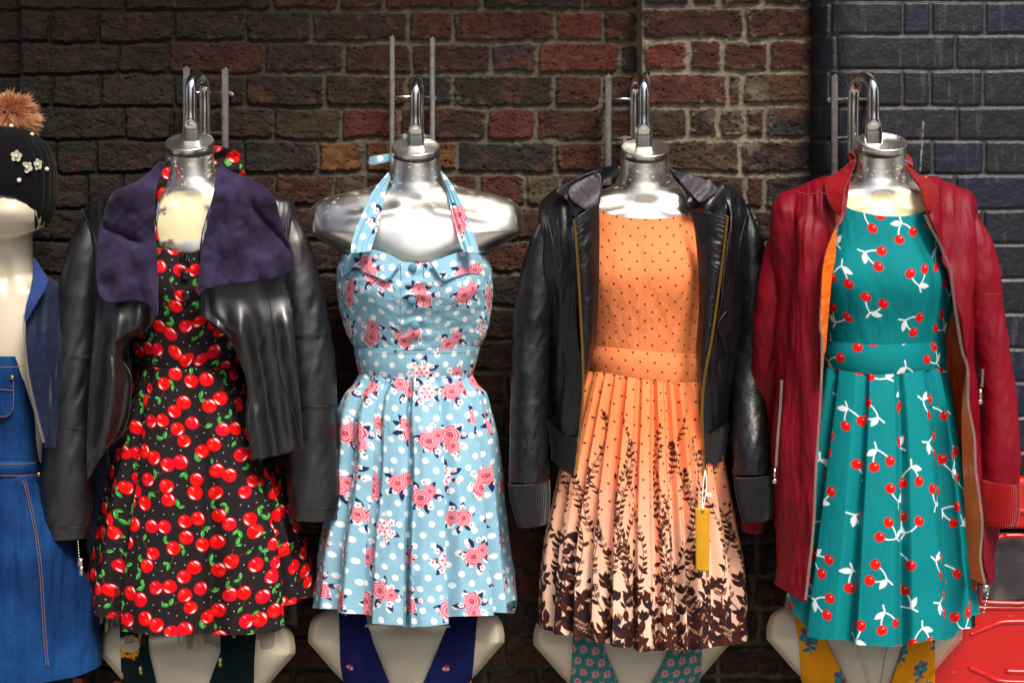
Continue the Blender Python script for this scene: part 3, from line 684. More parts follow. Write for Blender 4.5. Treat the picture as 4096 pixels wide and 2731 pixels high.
rack((1569, 1730), (146, 153), (388, 544), YC+.115, .0056, (1620, 1690), 'tallest thin railed steel rack, behind the blue halter dress figure')
rack((2434, 2587), (302, 302), (397, 552), YC+.115, .0072, (2500,), 'steel rack behind the black hooded jacket and peach dress')
rack((3339, 3484), (303, 303), (397, 551), YC-.12+.115, .0068, (3404,), 'steel rack in the dark corner beside the blue brick pier')
# ------------------------------------------------------------------ garments: helpers
def skirtfolds(folds, L, R, amp0=.25, pw=1.0, seed=0, small=.0045, kink=None):
    fi = cosint([((x-L)/(R-L), o) for x, o in folds])
    def d(s, th, v, px, py):
        bk = np.sin(th) < 0
        f = np.where(bk, .010*np.sin(s*38+seed), fi(s))*(amp0+(1-amp0)*v**pw)*ss(0, .32, np.abs(np.sin(th)))
        n = (fbm(s*9+3, v*3, 300+seed)-.5)*.008*v+(fbm(s*11+v*4, v*7-s*5, 310+seed, 3)-.5)*small*1.5
        return f+n
    return d
def ribdisp(n, a):
    return lambda s, th, v, px, py: a*np.sin(px*n)
def sleeve(parent, pts, y, m, flat=.85, seed=0, wr=.07, name='sleeve', n=120, fine=0):
    P = [W(a, b, yy) for (a, b, r), yy in zip(pts, y)]; rad = [r*K*.94 for a, b, r in pts]
    # close shoulder
    P = [(P[0][0]+.0, P[0][1], P[0][2]+rad[0]*.65)]+P; rad = [rad[0]*.45]+rad
    def w(an, t):
        tw = t*6; q = fbm(np.cos(an)*1.3+5+tw*.9, np.sin(an)*1.3+tw*3.0, 400+seed, 3)-.5
        q2 = fbm(np.cos(an)*2+an*0+t*3, np.sin(an)*2+t*22+np.cos(an)*3, 420+seed, 3)-.5; el = np.exp(-((t-.48)/.16)**2)+.8*np.exp(-((t-.97)/.08)**2)+.6*np.exp(-((t-.1)/.08)**2)
        return wr*2.0*q+(.05+.16*el)*q2*wr/.07
    return tube(name, P, rad, m, parent, n=n, k=72, flat=flat, wr=w, caps=False)
def cuff(parent, pts, y, m, ribs=48, name='cuff'):
    P = [W(a, b, yy) for (a, b, r), yy in zip(pts, y)]; rad = [r*K*.94 for a, b, r in pts]
    o = tube(name, P, rad, m, parent, n=30, k=ribs*4, flat=.85, wr=lambda an, t: .022*np.sin(an*ribs)+.02*np.sin(an*2+t*5)+.05*np.sin(t*3.14)-.04*(t > .93), caps=False); solid(o, .004); return o
def jdisp(seed, amp=.006, vert=1.0):
    def d(s, th, v, px, py):
        return amp*((fbm(px/55, py/420, 500+seed, 4)-.5)*3.0*vert+(fbm(px/120, py/160, 520+seed, 3)-.5)*1.3)
    return d
# ------------------------------------------------------------------ dress 1: black cherry halter
cc = cherry_canvas()
d1 = thing('halter_dress', W(760, 2500, YC), 'black halter dress printed with red cherries, white dots and green leaves', 'dress')
def bust(cx, s_, py0, a=.026, w=105, h=120):
    return lambda px, py: a*(np.exp(-((px-cx-s_)/w)**2-((py-py0)/h)**2)+np.exp(-((px-cx+s_)/w)**2-((py-py0)/h)**2))
b1 = bust(760, 140, 1130)
loft('bodice', [(985, 500, 1000), (1100, 462, 1052), (1200, 470, 1045), (1350, 520, 990), (1472, 548, 955)], [(985, .108, .1), (1150, .122, .1), (1350, .105, .09), (1472, .098, .09)], YC, M['cloth'], d1,
     top=pin([(500, 960), (640, 993), (700, 1004), (757, 1010), (800, 1000), (1000, 960)]), nt=520, nv=330, canvas=cc, uv0=(.02, .05),
     disp=lambda s, th, v, px, py: np.where(np.sin(th) > 0, b1(px, py), 0)+.003*np.sin(py/14+np.sin(px/30))*np.exp(-((px-790)/60)**2)*ss(1000, 1100, py))
loft('skirt', [(1472, 545, 958), (1560, 520, 990), (1628, 500, 1015), (1817, 455, 1095), (2006, 408, 1170), (2195, 372, 1228), (2384, 336, 1258), (2540, 330, 1262)], [(1472, .100, .09), (1800, .135, .1), (2200, .165, .1), (2540, .185, .11)], YC, M['cloth'], d1,
     hem=pin(R2([(340, 1250), (360, 1258), (440, 1290), (478, 1300), (487, 1335), (600, 1355), (720, 1368), (850, 1357), (960, 1364), (1100, 1358), (1185, 1332), (1198, 1262), (1330, 1200)])), nt=1150, nv=620, canvas=cc, uv0=(.1, .1),
     disp=skirtfolds(R2_ := [(330, -.02), (395, .01), (440, -.03), (462, -.035), (505, .016), (600, .022), (740, .012), (800, .014), (848, -.016), (925, .016), (1020, .012), (1090, .018), (1122, .012), (1140, -.035), (1185, .0), (1215, -.025), (1262, -.01)], 330, 1262, .12, .8, 1))
S1 = lambda pts, y0, y1, m, par, nm, uv=(0, 0), w=0, can=None: None
def strap(name, A, B, y0, y1, m, parent, can, uv=(0, 0), pl=3):
    return ribbon(name, A, [y0, (y0+y1)/2-.004, y1], B, [y0, (y0+y1)/2-.004, y1], m, parent, n=240, k=60, bulge=.006, thick=.0015, canvas=can, uv0=uv, disp=lambda t, q: .0022*np.sin(q*6.28*pl+2*t))
strap('halter_strap', R1([(925, 640), (885, 760), (880, 900), (884, 1020), (895, 1160)]), R1([(975, 640), (950, 760), (902, 860), (890, 940), (915, 1160)]), YC-.05, YC-.125, M['cloth'], d1, cc, (.1, .02))
drape('halter_bow', R1([(1180, 560), (1230, 545), (1300, 560), (1350, 580), (1382, 615), (1378, 655), (1392, 690), (1402, 722), (1340, 712), (1290, 700), (1240, 655), (1200, 640)]), lambda x, y: YC+.055-.008*np.sin((x-840)/22)-.006*np.sin(y/13), M['cloth'], d1, res=4, canvas=cc, uv0=(.06, .03))
for k, (zx, zy) in enumerate(((1048, 1205), (1057, 1282), (1062, 1400))):
    x, y_ = R1([(zx, zy)])[0]; c = W(x, y_, YC-.142+.004*k); v, f = ball(c, .0095, 20, 10, (1, .35, 1)); o = mesh_obj('button', v, f, M['black'], d1)
drape('bow_loop', R1([(1045, 1160), (1075, 1180), (1090, 1240), (1075, 1245), (1060, 1225), (1030, 1195), (1030, 1180)]), lambda x, y: YC-.146-.004*np.sin(x/5), M['black'], d1, res=3)
loft('petticoat', [(2300, 380, 1180), (2560, 372, 1190), (2640, 380, 1180)], [(2300, .145, .09), (2640, .155, .09)], YC, M['tulle'], d1, nt=300, nv=40,
     hem=lambda px: 2500+12*np.sin(px/23)+85*ss(.5, .68, fbm(px/46, px*0, 9)), disp=lambda s, th, v, px, py: .012*np.sin(s*60))
# ------------------------------------------------------------------ dress 2: blue rose halter
rc = rose_canvas()
d2 = thing('halter_dress', W(1640, 2500, YC), 'pale blue halter dress with pink roses, white dots and turned down bust flaps', 'dress')
b2 = bust(1656, 150, 1150, .03, 110, 120)
neck2 = pin(R3([(250, 1210), (320, 1195), (380, 1175), (460, 1178), (540, 1205), (595, 1235), (680, 1242), (760, 1238), (830, 1215), (900, 1185), (960, 1180), (1010, 1200), (1070, 1215)]))
def bd2(s, th, v, px, py):
    o = np.where(np.sin(th) > 0, b2(px, py), 0)
    ru = .0035*np.sin(py/8.5+1.2*np.sin(px/37))*np.exp(-((px-1660)/48)**2)*ss(1060, 1150, py); return o+ru+(fbm(px/60, py/40, 8)-.5)*.006
loft('bodice', [(1010, 1372, 1945), (1085, 1354, 1962), (1170, 1356, 1966), (1260, 1368, 1958), (1330, 1386, 1948), (1392, 1420, 1917)], [(1010, .115, .1), (1150, .125, .1), (1392, .10, .09)], YC, M['cloth'], d2, top=neck2,
     hem=pin([(1420, 1390), (1660, 1404), (1917, 1388)]), nt=760, nv=330, canvas=rc, uv0=(.05, .1), disp=bd2)
loft('waistband', [(1385, 1416, 1922), (1440, 1428, 1902), (1500, 1438, 1890)], [(1385, .107, .09), (1500, .104, .09)], YC, M['cloth'], d2, top=pin([(1420, 1388), (1660, 1402), (1917, 1386)]), hem=pin([(1438, 1497), (1660, 1512), (1890, 1498)]), nt=700, nv=90, canvas=rc, uv0=(.2, .22), disp=lambda s, th, v, px, py: .003*np.sin(v*3.14))
loft('skirt', [(1495, 1436, 1892), (1533, 1417, 1910), (1580, 1377, 1948), (1675, 1344, 1973), (1817, 1336, 2000), (2005, 1308, 2021), (2194, 1275, 2042), (2500, 1244, 2072)], [(1495, .102, .09), (1600, .125, .1), (2000, .165, .1), (2500, .19, .12)], YC, M['cloth'], d2,
     top=pin([(1438, 1495), (1660, 1510), (1890, 1496)]), hem=pin(R4([(95, 1250), (190, 1256), (200, 1268), (300, 1276), (340, 1282), (352, 1312), (490, 1325), (500, 1331), (515, 1331), (680, 1314), (692, 1287), (855, 1281), (868, 1268), (940, 1272), (955, 1225), (985, 1205)])), nt=1300, nv=640, canvas=rc, uv0=(.0, .06),
     disp=skirtfolds([(1244, -.01), (1290, .008), (1322, -.03), (1345, -.005), (1390, .018), (1435, -.018), (1465, -.02), (1505, .016), (1560, .020), (1612, .02), (1626, -.03), (1648, .016), (1700, .026), (1780, .022), (1800, -.018), (1850, .012), (1950, .022), (1975, -.016), (2010, .012), (2040, -.02), (2072, -.01)], 1244, 2072, .3, .7, 2), jumps=[((x-1244)/828, .041) for x in (1325, 1432, 1626, 1800, 1975)])
strap('halter_strap', R3([(528, 770), (440, 880), (385, 1000), (340, 1120), (330, 1195)]), R3([(538, 800), (505, 900), (478, 1040), (450, 1130), (432, 1185)]), YC-.03, YC-.142, M['cloth'], d2, rc, (.08, .02))
strap('halter_strap', R3([(803, 765), (855, 830), (920, 960), (975, 1100), (1003, 1195)]), R3([(800, 775), (830, 850), (858, 980), (888, 1100), (912, 1185)]), YC-.03, YC-.142, M['cloth'], d2, rc, (.01, .12))
drape('halter_tie', R3([(425, 692), (470, 682), (520, 675), (552, 674), (552, 712), (500, 722), (440, 736), (420, 722), (430, 710)]), lambda x, y: YC+.02-.004*np.sin((x-1400)/14), M['cloth'], d2, res=4, canvas=rc, uv0=(.02, .055))
def fy(cx, yc, bf, d=.118, hwid=300, off=.006):
    return lambda x, y: yc-d*np.sqrt(np.clip(1-((x-cx)/hwid)**2, .02, 1))-bf(x, y)-off
fy2 = fy(1656, YC, b2, .122, 305, .010)
drape('bust_flap', R3([(300, 1225), (345, 1185), (390, 1172), (470, 1176), (540, 1203), (598, 1236), (560, 1285), (520, 1338), (455, 1312), (380, 1284), (330, 1290), (290, 1320)]), fy2, M['cloth'], d2, res=3.2, thick=.003, canvas=rc, uv0=(.02, .0), sm=1)
drape('bust_flap', R3([(742, 1240), (830, 1212), (900, 1184), (955, 1180), (1010, 1215), (1050, 1290), (1050, 1330), (1010, 1305), (950, 1300), (880, 1315), (815, 1338), (785, 1300), (765, 1265)]), fy2, M['cloth'], d2, res=3.2, thick=.003, canvas=rc, uv0=(.12, .09), sm=1)
bluep = mat('blue_trim_and_shade', lin(92, 138, 162), rough=.8, var=.1)
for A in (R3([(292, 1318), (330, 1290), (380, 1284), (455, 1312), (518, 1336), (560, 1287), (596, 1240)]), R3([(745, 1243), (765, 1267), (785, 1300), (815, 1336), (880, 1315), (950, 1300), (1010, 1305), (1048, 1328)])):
    thin('flap_edge_shade', A, lambda x, y: fy2(x, y)-.001, .0014, bluep, d2, n=90)  # darker strip drawn as the shadow line under each flap edge
for (zx, zy) in ((655, 1268), (650, 1440), (668, 1572)):
    x, y_ = R3([(zx, zy)])[0]; c = W(x, y_, float(fy(1656, YC, b2, .122, 305, .005)(x, y_))); v, f = ball(c, .0088, 20, 10, (1, .6, 1)); mesh_obj('button', v, f, bluep, d2)
for zx in (592, 712):
    P = R3([(zx, 1250), (zx+2, 1400), (zx-4, 1568), (zx-6, 1690)]); thin('bodice_seam', P, fy(1656, YC, b2, .122, 305, .0015), .0007, bluep, d2)
thin('waist_seam', [(1424, 1392), (1540, 1400), (1660, 1404), (1800, 1400), (1914, 1390)], lambda x, y: YC-.108*np.sqrt(1-((x-1668)/262)**2)-.003, .0007, bluep, d2)
thin('waist_seam', [(1440, 1499), (1540, 1508), (1660, 1513), (1800, 1508), (1888, 1499)], lambda x, y: YC-.105*np.sqrt(1-((x-1664)/240)**2)-.004, .0007, bluep, d2)
# ------------------------------------------------------------------ dress 3: peach
pp = peach_plain(); pc = peach_canvas()
d3 = thing('pleated_dress', W(2581, 2560, YC), 'peach spotted pleated dress with dark leafy vines growing up the skirt', 'dress')
b3 = bust(2581, 120, 1100, .02, 110, 130)
loft('bodice', [(790, 2312, 2856), (900, 2300, 2864), (1000, 2300, 2860), (1150, 2300, 2860), (1300, 2330, 2830), (1410, 2352, 2808)], [(790, .092, .09), (950, .108, .1), (1120, .122, .1), (1410, .103, .09)], YC, M['crepe'], d3,
     top=pin(R5([(540, 800), (585, 832), (640, 855), (700, 870), (800, 880), (900, 880), (1000, 868), (1068, 838), (1110, 800)])), hem=pin([(2350, 1392), (2400, 1394), (2581, 1408), (2700, 1416), (2800, 1420)]), nt=620, nv=420, canvas=pp, uv0=(.0, .005),
     disp=lambda s, th, v, px, py: np.where(np.sin(th) > 0, b3(px, py), 0)+(fbm(px/50, py/130, 77)-.5)*.007)
loft('waistband', [(1385, 2350, 2810), (1450, 2350, 2812), (1535, 2345, 2818)], [(1385, .106, .09), (1535, .108, .09)], YC, M['crepe'], d3, top=pin([(2350, 1380), (2400, 1384), (2581, 1402), (2700, 1412), (2800, 1416)]), hem=pin([(2345, 1486), (2400, 1490), (2581, 1520), (2700, 1530), (2810, 1530)]), nt=520, nv=90, canvas=pp, uv0=(.01, .02), disp=lambda s, th, v, px, py: .004*np.sin(v*3.14))
pl = []
pl = [(2139, 0)]; vz = [285, 372, 450, 545, 655, 765, 860, 925, 1035, 1120]
for i, z in enumerate(vz):
    x = 1950+.8811*z; o = (.8, 1.1, .9, 1.2)[i % 4]; pl += [(x-26, .008*o), (x-4, -.015*o), (x+6, -.015*o), (x+28, .011*o)]
pl += [(3003, 0)]
loft('skirt', [(1480, 2342, 2822), (1560, 2320, 2840), (1700, 2282, 2872), (1878, 2236, 2908), (1967, 2216, 2926), (2143, 2180, 2958), (2319, 2158, 2984), (2600, 2146, 2998)], [(1480, .108, .09), (1650, .13, .1), (2100, .165, .1), (2600, .175, .11)], YC, M['crepe'], d3,
     top=pin([(2345, 1484), (2400, 1488), (2581, 1518), (2700, 1528), (2810, 1528)]), hem=pin(R6([(215, 1230), (225, 1290), (240, 1308), (300, 1340), (440, 1362), (520, 1385), (600, 1405), (650, 1405), (690, 1425), (790, 1420), (860, 1415), (905, 1436), (925, 1420), (1050, 1400), (1165, 1378), (1185, 1290), (1200, 1270)])), nt=1300, nv=560, canvas=pc, uv0=(.0, .02),
     disp=skirtfolds(pl, 2146, 2996, .5, .6, 3, small=.001), jumps=[((1950+.8811*z-2146)/850, .013) for z in vz])
# ------------------------------------------------------------------ dress 4: teal
tc_ = teal_canvas(); Y4 = YC-.12
d4 = thing('pleated_dress', W(3510, 2560, Y4), 'teal pleated dress printed with red cherries and white leaves', 'dress')
b4 = bust(3520, 130, 1110, .02, 110, 130)
loft('bodice', [(790, 3290, 3790), (900, 3280, 3800), (1000, 3285, 3800), (1150, 3270, 3815), (1300, 3290, 3795), (1375, 3300, 3778)], [(790, .092, .09), (950, .108, .1), (1120, .122, .1), (1400, .103, .09)], Y4, M['crepe'], d4,
     top=pin(R7([(500, 790), (550, 808), (600, 835), (680, 855), (760, 868), (850, 870), (930, 858), (985, 840), (1030, 800)])), hem=pin([(3300, 1366), (3520, 1384), (3780, 1370)]), nt=620, nv=400, canvas=tc_, uv0=(.03, .06),
     disp=lambda s, th, v, px, py: np.where(np.sin(th) > 0, b4(px, py), 0)+(fbm(px/50, py/130, 79)-.5)*.005)
loft('waistband', [(1362, 3296, 3782), (1430, 3294, 3780), (1500, 3290, 3786)], [(1362, .106, .09), (1500, .106, .09)], Y4, M['crepe'], d4, top=pin([(3300, 1362), (3520, 1378), (3780, 1366)]), hem=pin([(3290, 1470), (3520, 1500), (3786, 1470)]), nt=520, nv=90, canvas=tc_, uv0=(.11, .1), disp=lambda s, th, v, px, py: .004*np.sin(v*3.14))
zs = [(178, 0), (230, .5), (285, -1.3), (325, .8), (440, .9), (500, -1.1), (545, .8), (650, .9), (700, .6), (745, -1.2), (790, .8), (900, .9), (985, -1.1), (1020, .4), (1045, .6), (1060, -1.3), (1105, 0)]
loft('skirt', [(1468, 3288, 3786), (1560, 3276, 3806), (1700, 3252, 3832), (1879, 3224, 3858), (2143, 3182, 3886), (2363, 3148, 3910), (2500, 3125, 3926), (2590, 3112, 3932)], [(1468, .107, .09), (1650, .13, .1), (2100, .165, .1), (2600, .18, .12)], Y4, M['crepe'], d4,
     top=pin([(3290, 1468), (3520, 1498), (3786, 1468)]), hem=pin(R8([(175, 1205), (195, 1216), (255, 1232), (280, 1290), (295, 1338), (400, 1368), (470, 1371), (560, 1395), (740, 1403), (800, 1387), (900, 1370), (940, 1376), (995, 1362), (1008, 1325), (1065, 1312), (1080, 1262), (1110, 1250)])), nt=1250, nv=560, canvas=tc_, uv0=(.1, .0),
     disp=skirtfolds([(2950+.8809*z, o*.016) for z, o in zs], 3108, 3930, .4, .6, 4, small=.001), jumps=[((2950+.8809*z-3108)/822, .037) for z in (285, 500, 745, 988, 1060)])
# ------------------------------------------------------------------ jacket 1: waterfall
j1 = thing('waterfall_jacket', W(770, 1950, YC), 'open black leather jacket with wide purple suede waterfall lapels', 'jacket')
eL1 = [(640, 735), (620, 1000), (623, 1250), (605, 1302), (491, 1373), (484, 1420), (515, 1515), (510, 1618), (477, 1732), (406, 1817), (352, 1916)]
eR1 = [(870, 735), (800, 1000), (803, 1250), (850, 1297), (921, 1354), (945, 1410), (973, 1477), (992, 1562), (978, 1656), (987, 1741), (1016, 1834)]
loft('jacket_body', [(735, 580, 950), (765, 455, 1085), (815, 365, 1160), (900, 340, 1172), (1100, 350, 1180), (1300, 352, 1192), (1600, 344, 1204), (1920, 338, 1214)], [(735, .06, .07), (800, .09, .09), (1000, .14, .11), (1300, .155, .11), (1920, .175, .12)], YC, M['leather'], j1,
     eL=eL1, eR=eR1, hem=pin([(330, 1900), (352, 1918), (500, 1860), (1016, 1836), (1115, 1818), (1214, 1784)]), nt=420, nv=300, e=.8,
     disp=lambda s, th, v, px, py: jdisp(1, .008)(s, th, v, px, py)+.010*np.sin(px/30+py/240)*ss(1200, 1600, py)+.014*np.exp(-((py-1330)/60)**2)*np.exp(-((px-860)/70)**2))
solid(bpy.data.objects[-1] if False else j1.children[0], .003)
def lapel_y(x, y):
    side = np.where(x < 757, -1, 1); e = np.abs(x-757)
    b = YC-.155-.022*np.sin(np.clip((e-80)/330, 0, 1)*np.pi)+.030*ss(220, 420, e)-.020*ss(130, 70, e)
    b = b+.05*ss(800, 660, y)+.012*np.sin((e*.8+y*.55)/52)*ss(120, 260, e)*ss(700, 900, y)-.02*ss(1050, 1230, y)*ss(300, 100, e)
    cr = np.exp(-((y-(905+(x-410)*.42))/16)**2)*ss(400, 425, x)*ss(590, 540, x)*(x < 700)
    cr2 = np.exp(-((y-(820+(x-1000)*1.15))/22)**2)*ss(990, 1010, x)*ss(1170, 1140, x)
    return b+.015*cr+.013*cr2+(fbm(x/75, y/95, 91, 3)-.5)*.026+.006*np.sin((x-y*.35)/19)*ss(1000, 1200, y)
LL = R1([(905, 640), (870, 680), (790, 750), (690, 790), (640, 820), (608, 890), (590, 950), (562, 1050), (552, 1200), (552, 1350), (575, 1415), (620, 1442), (690, 1440), (760, 1425), (830, 1438), (880, 1485), (898, 1540), (902, 1400), (896, 1200), (886, 1050), (878, 950), (886, 800), (935, 665), (935, 640)])
LR = R1([(1235, 635), (1228, 760), (1202, 900), (1172, 1050), (1147, 1130), (1137, 1250), (1120, 1420), (1160, 1368), (1250, 1342), (1400, 1325), (1520, 1310), (1620, 1285), (1668, 1252), (1682, 1200), (1670, 1140), (1622, 1050), (1595, 950), (1575, 860), (1530, 800), (1450, 750), (1390, 718), (1300, 690), (1250, 640)])
drape('lapel', LL, lapel_y, M['suede'], j1, res=7, thick=.003); drape('lapel', LR, lapel_y, M['suede'], j1, res=7, thick=.003)
# rolled leather turning out from under the lapels
def panel_y(x, y):
    e = np.abs(x-757); q = x-(y-1200)*np.where(x > 757, .16, -.10)
    fo = .012*np.sin(q/34)+.007*np.sin(q/15+1.3)+(fbm(x/70, y/160, 97, 3)-.5)*.016
    edge = ss(60, 0, np.abs(np.where(x > 757, x-np.interp(y, [1200, 1250, 1297, 1354, 1477, 1562, 1834], [800, 803, 850, 921, 973, 992, 1016]), np.interp(y, [1200, 1302, 1373, 1420, 1515, 1618, 1732, 1916], [622, 605, 491, 484, 515, 510, 477, 352])-x)))
    return YC-.168+.03*ss(240, 430, e)-fo*ss(1150, 1400, y)+.022*edge+.012*ss(1300, 1180, y)
drape('front_panel', [(797, 1185), (799, 1250), (850, 1299), (921, 1356), (945, 1410), (975, 1480), (994, 1562), (980, 1656), (989, 1741), (1016, 1834), (1018, 1838), (1115, 1822), (1206, 1790), (1212, 1780), (1200, 1600), (1182, 1400), (1168, 1200), (1120, 1100), (1000, 1090), (850, 1100)], panel_y, M['leather'], j1, res=7, thick=.003, sm=1)
drape('front_panel', [(400, 1120), (560, 1120), (622, 1150), (628, 1255), (606, 1302), (540, 1340), (489, 1373), (484, 1420), (517, 1515), (512, 1618), (479, 1732), (408, 1817), (356, 1914), (348, 1912), (346, 1750), (360, 1500), (378, 1300)], panel_y, M['leather'], j1, res=7, thick=.003, sm=1)
for A in ([(802, 1255), (853, 1303), (924, 1360), (949, 1412), (979, 1482), (998, 1562), (985, 1656), (994, 1741), (1020, 1828), (1112, 1813), (1200, 1782)], [(622, 1255), (600, 1306), (540, 1346), (494, 1376), (480, 1420), (511, 1515), (506, 1618), (472, 1730), (404, 1812)]):
    thin('edge_stitching', A, lambda x, y: panel_y(x, y)-.0022, .0009, M['seam'], j1, n=140)
sleeve(j1, [(385, 860, 72), (345, 1000, 88), (310, 1250, 98), (292, 1500, 100), (278, 1750, 103), (266, 1950, 104), (262, 2140, 100)], [YC-.02, YC-.03, YC-.04, YC-.05, YC-.06, YC-.07, YC-.07], M['leather'], seed=1, wr=.05)
sleeve(j1, [(1130, 850, 72), (1172, 1000, 92), (1215, 1300, 104), (1238, 1550, 108), (1250, 1800, 106), (1255, 1950, 105), (1255, 2066, 102)], [YC-.02, YC-.03, YC-.04, YC-.05, YC-.06, YC-.07, YC-.07], M['leather'], seed=2, wr=.05)
def ringseam(par, cx, py, r, y, m, tilt=0, nm='sleeve_seam', th=.0012):
    pts = [W(cx-r*math.cos(a), py+tilt*math.cos(a)*r, y-r*K*.94*.86*math.sin(a)) for a in np.linspace(-.1, math.pi+.1, 30)]
    tube(nm, pts, th, m, par, n=60, k=6)
for a in ((1222, 1340, 106, YC-.045), (1246, 1625, 109, YC-.055), (1255, 2035, 105, YC-.07)): ringseam(j1, a[0], a[1], a[2], a[3], M['seam'], .04)
for a in ((304, 1428, 100, YC-.047), (286, 1712, 103, YC-.058), (264, 2108, 104, YC-.07)): ringseam(j1, a[0], a[1], a[2], a[3], M['seam'], .04)
thin('shoulder_seam', R1([(1640, 798), (1645, 900), (1632, 1050), (1640, 1200)]), lambda x, y: YC-.09-.04*ss(780, 1000, y), .0012, M['seam'], j1)
thin('shoulder_seam', R1([(465, 905), (500, 980), (535, 1060), (560, 1150)]), lambda x, y: YC-.07-.06*ss(820, 1000, y), .0012, M['seam'], j1)
thin('panel_seam', [(1070, 1150), (1105, 1400), (1125, 1520), (1170, 1640), (1204, 1780)], lambda x, y: panel_y(x, y)-.002, .0011, M['seam'], j1, n=120)
# ------------------------------------------------------------------ jacket 3: hooded black
j3 = thing('hooded_jacket', W(2560, 1950, YC), 'open black leather bomber with hood, brass zip and ribbed knit cuffs', 'jacket')
eL3 = [(2310, 740), (2292, 881), (2300, 965), (2311, 1118), (2321, 1310), (2326, 1400), (2329, 1570), (2318, 1702), (2302, 1861), (2296, 1898)]
eR3 = [(2880, 740), (2914, 866), (2899, 1004), (2876, 1180), (2852, 1348), (2831, 1456), (2818, 1544), (2812, 1641), (2814, 1740), (2818, 1872)]
rows3 = [(740, 2260, 2910), (765, 2215, 2945), (810, 2170, 2985), (880, 2155, 3000), (1200, 2165, 2995), (1400, 2178, 2965), (1650, 2190, 2922), (1830, 2208, 2900), (1900, 2208, 2900)]
dep3 = [(740, .05, .07), (800, .09, .09), (950, .13, .1), (1200, .15, .11), (1900, .15, .11)]
hem3 = pin([(2200, 1832), (2296, 1899), (2400, 1890), (2700, 1880), (2818, 1874), (2900, 1828)])
loft('jacket_body', rows3, dep3, YC, M['leather2'], j3, eL=eL3, eR=eR3, hem=lambda x: hem3(x)-150-60*ss(2400, 2296, x)*0, nt=360, nv=260, e=.75, disp=jdisp(3, .009))
solid(j3.children[0], .003)
loft('hem_rib', [(1650, 2192, 2922), (1720, 2196, 2912), (1830, 2208, 2900), (1900, 2210, 2898)], dep3, YC, M['rib_black'], j3, eL=[(2326, 1640)]+eL3[-3:], eR=[(2812, 1640)]+eR3[-2:], top=lambda x: hem3(x)-152, hem=hem3, nt=900, nv=24, e=.75, disp=lambda s, th, v, px, py: .0012*np.sin(px*.9)+.001)
fy3 = lambda x, y: YC-.15*np.clip(1-((x-2575)/420)**2, .05, 1)**.38-.004
fa = R5([(445, 885), (458, 1000), (472, 1200), (480, 1300), (490, 1568)])+R6([(430, 250)]); fb = R5([(583, 800), (584, 1000), (580, 1250), (570, 1450), (556, 1568)])+R6([(434, 240)])
ribbon('front_facing', fa, [YC-.158, YC-.160, YC-.158, YC-.15], fb, [YC-.118, YC-.14, YC-.135, YC-.13], M['leather2'], j3, n=150, k=24, bulge=.012, disp=lambda t, q: .0011*np.sin(t*210+3*np.sin(q*4)+4*np.sin(t*17))*np.exp(-((q-.15)/.16)**2)+.006*(fbm(q*2+3, t*16, 333)-.5))
fa = R5([(1257, 865), (1250, 950), (1225, 1150), (1195, 1400), (1165, 1568)])+R6([(985, 220)]); fb = R5([(1058, 840), (1085, 950), (1102, 1150), (1106, 1350), (1092, 1568)])+R6([(960, 240)])
ribbon('front_facing', fa, [YC-.158, YC-.160, YC-.158, YC-.15], fb, [YC-.118, YC-.14, YC-.135, YC-.13], M['leather2'], j3, n=150, k=24, bulge=.012, disp=lambda t, q: .0011*np.sin(t*210+3*np.sin(q*4)+4*np.sin(t*17))*np.exp(-((q-.15)/.16)**2)+.006*(fbm(q*2+3, t*16, 333)-.5))
zipper('zip', [(x+4, y) for x, y in eL3[1:]], [YC-.163, YC-.168, YC-.166, YC-.16], M['brass'], j3); zipper('zip', [(x-4, y) for x, y in eR3[1:]], [YC-.163, YC-.168, YC-.166, YC-.16], M['brass'], j3)
x, y_ = eR3[-1]; c = np.array(W(x, y_+14, YC-.168)); v, f = merge([box(c, (.012, .006, .016)), box(c-np.array([0, 0, .018]), (.007, .003, .02))]); mesh_obj('zip_slider', v, f, M['brass'], j3, None, False)
# hood: leather outside, grey lining turned out
hy = lambda x, y: YC-.06-.05*ss(700, 830, y)-.012*np.sin((x+y)/31)
drape('hood', R5([(350, 745), (375, 715), (450, 680), (540, 635), (620, 612), (695, 598), (690, 650), (640, 665), (600, 700), (588, 780), (580, 815), (530, 850), (445, 885), (425, 800), (400, 770)]), lambda x, y: hy(x, y)+.006, M['leather2'], j3, res=6, thick=.004)
drape('hood_lining', R5([(422, 740), (440, 706), (500, 676), (560, 650), (590, 642), (596, 690), (585, 760), (575, 815), (530, 850), (490, 822), (445, 790), (425, 765)]), lambda x, y: hy(x, y)-.006+.012*(fbm((x-y)/26, (x+y)/60, 71)-.5), M['lining'], j3, res=5, thick=.002)
drape('hood', R5([(940, 612), (985, 628), (1080, 655), (1160, 683), (1215, 688), (1248, 725), (1248, 800), (1258, 870), (1180, 860), (1110, 815), (1062, 845), (1030, 750), (980, 680)]), lambda x, y: hy(x, y)+.006, M['leather2'], j3, res=6, thick=.004)
drape('hood_lining', R5([(948, 618), (1000, 640), (1090, 660), (1160, 690), (1205, 720), (1196, 748), (1150, 775), (1118, 800), (1095, 790), (1050, 735), (1000, 680)]), lambda x, y: hy(x, y)-.006+.012*(fbm((x+y)/26, (x-y)/60, 72)-.5), M['lining'], j3, res=5, thick=.002)
sleeve(j3, [(2205, 850, 56), (2175, 980, 76), (2150, 1150, 84), (2128, 1350, 80), (2118, 1550, 72), (2114, 1750, 75), (2115, 1925, 78)], [YC-.02, YC-.03, YC-.04, YC-.05, YC-.07, YC-.09, YC-.1], M['leather2'], seed=5, wr=.06)
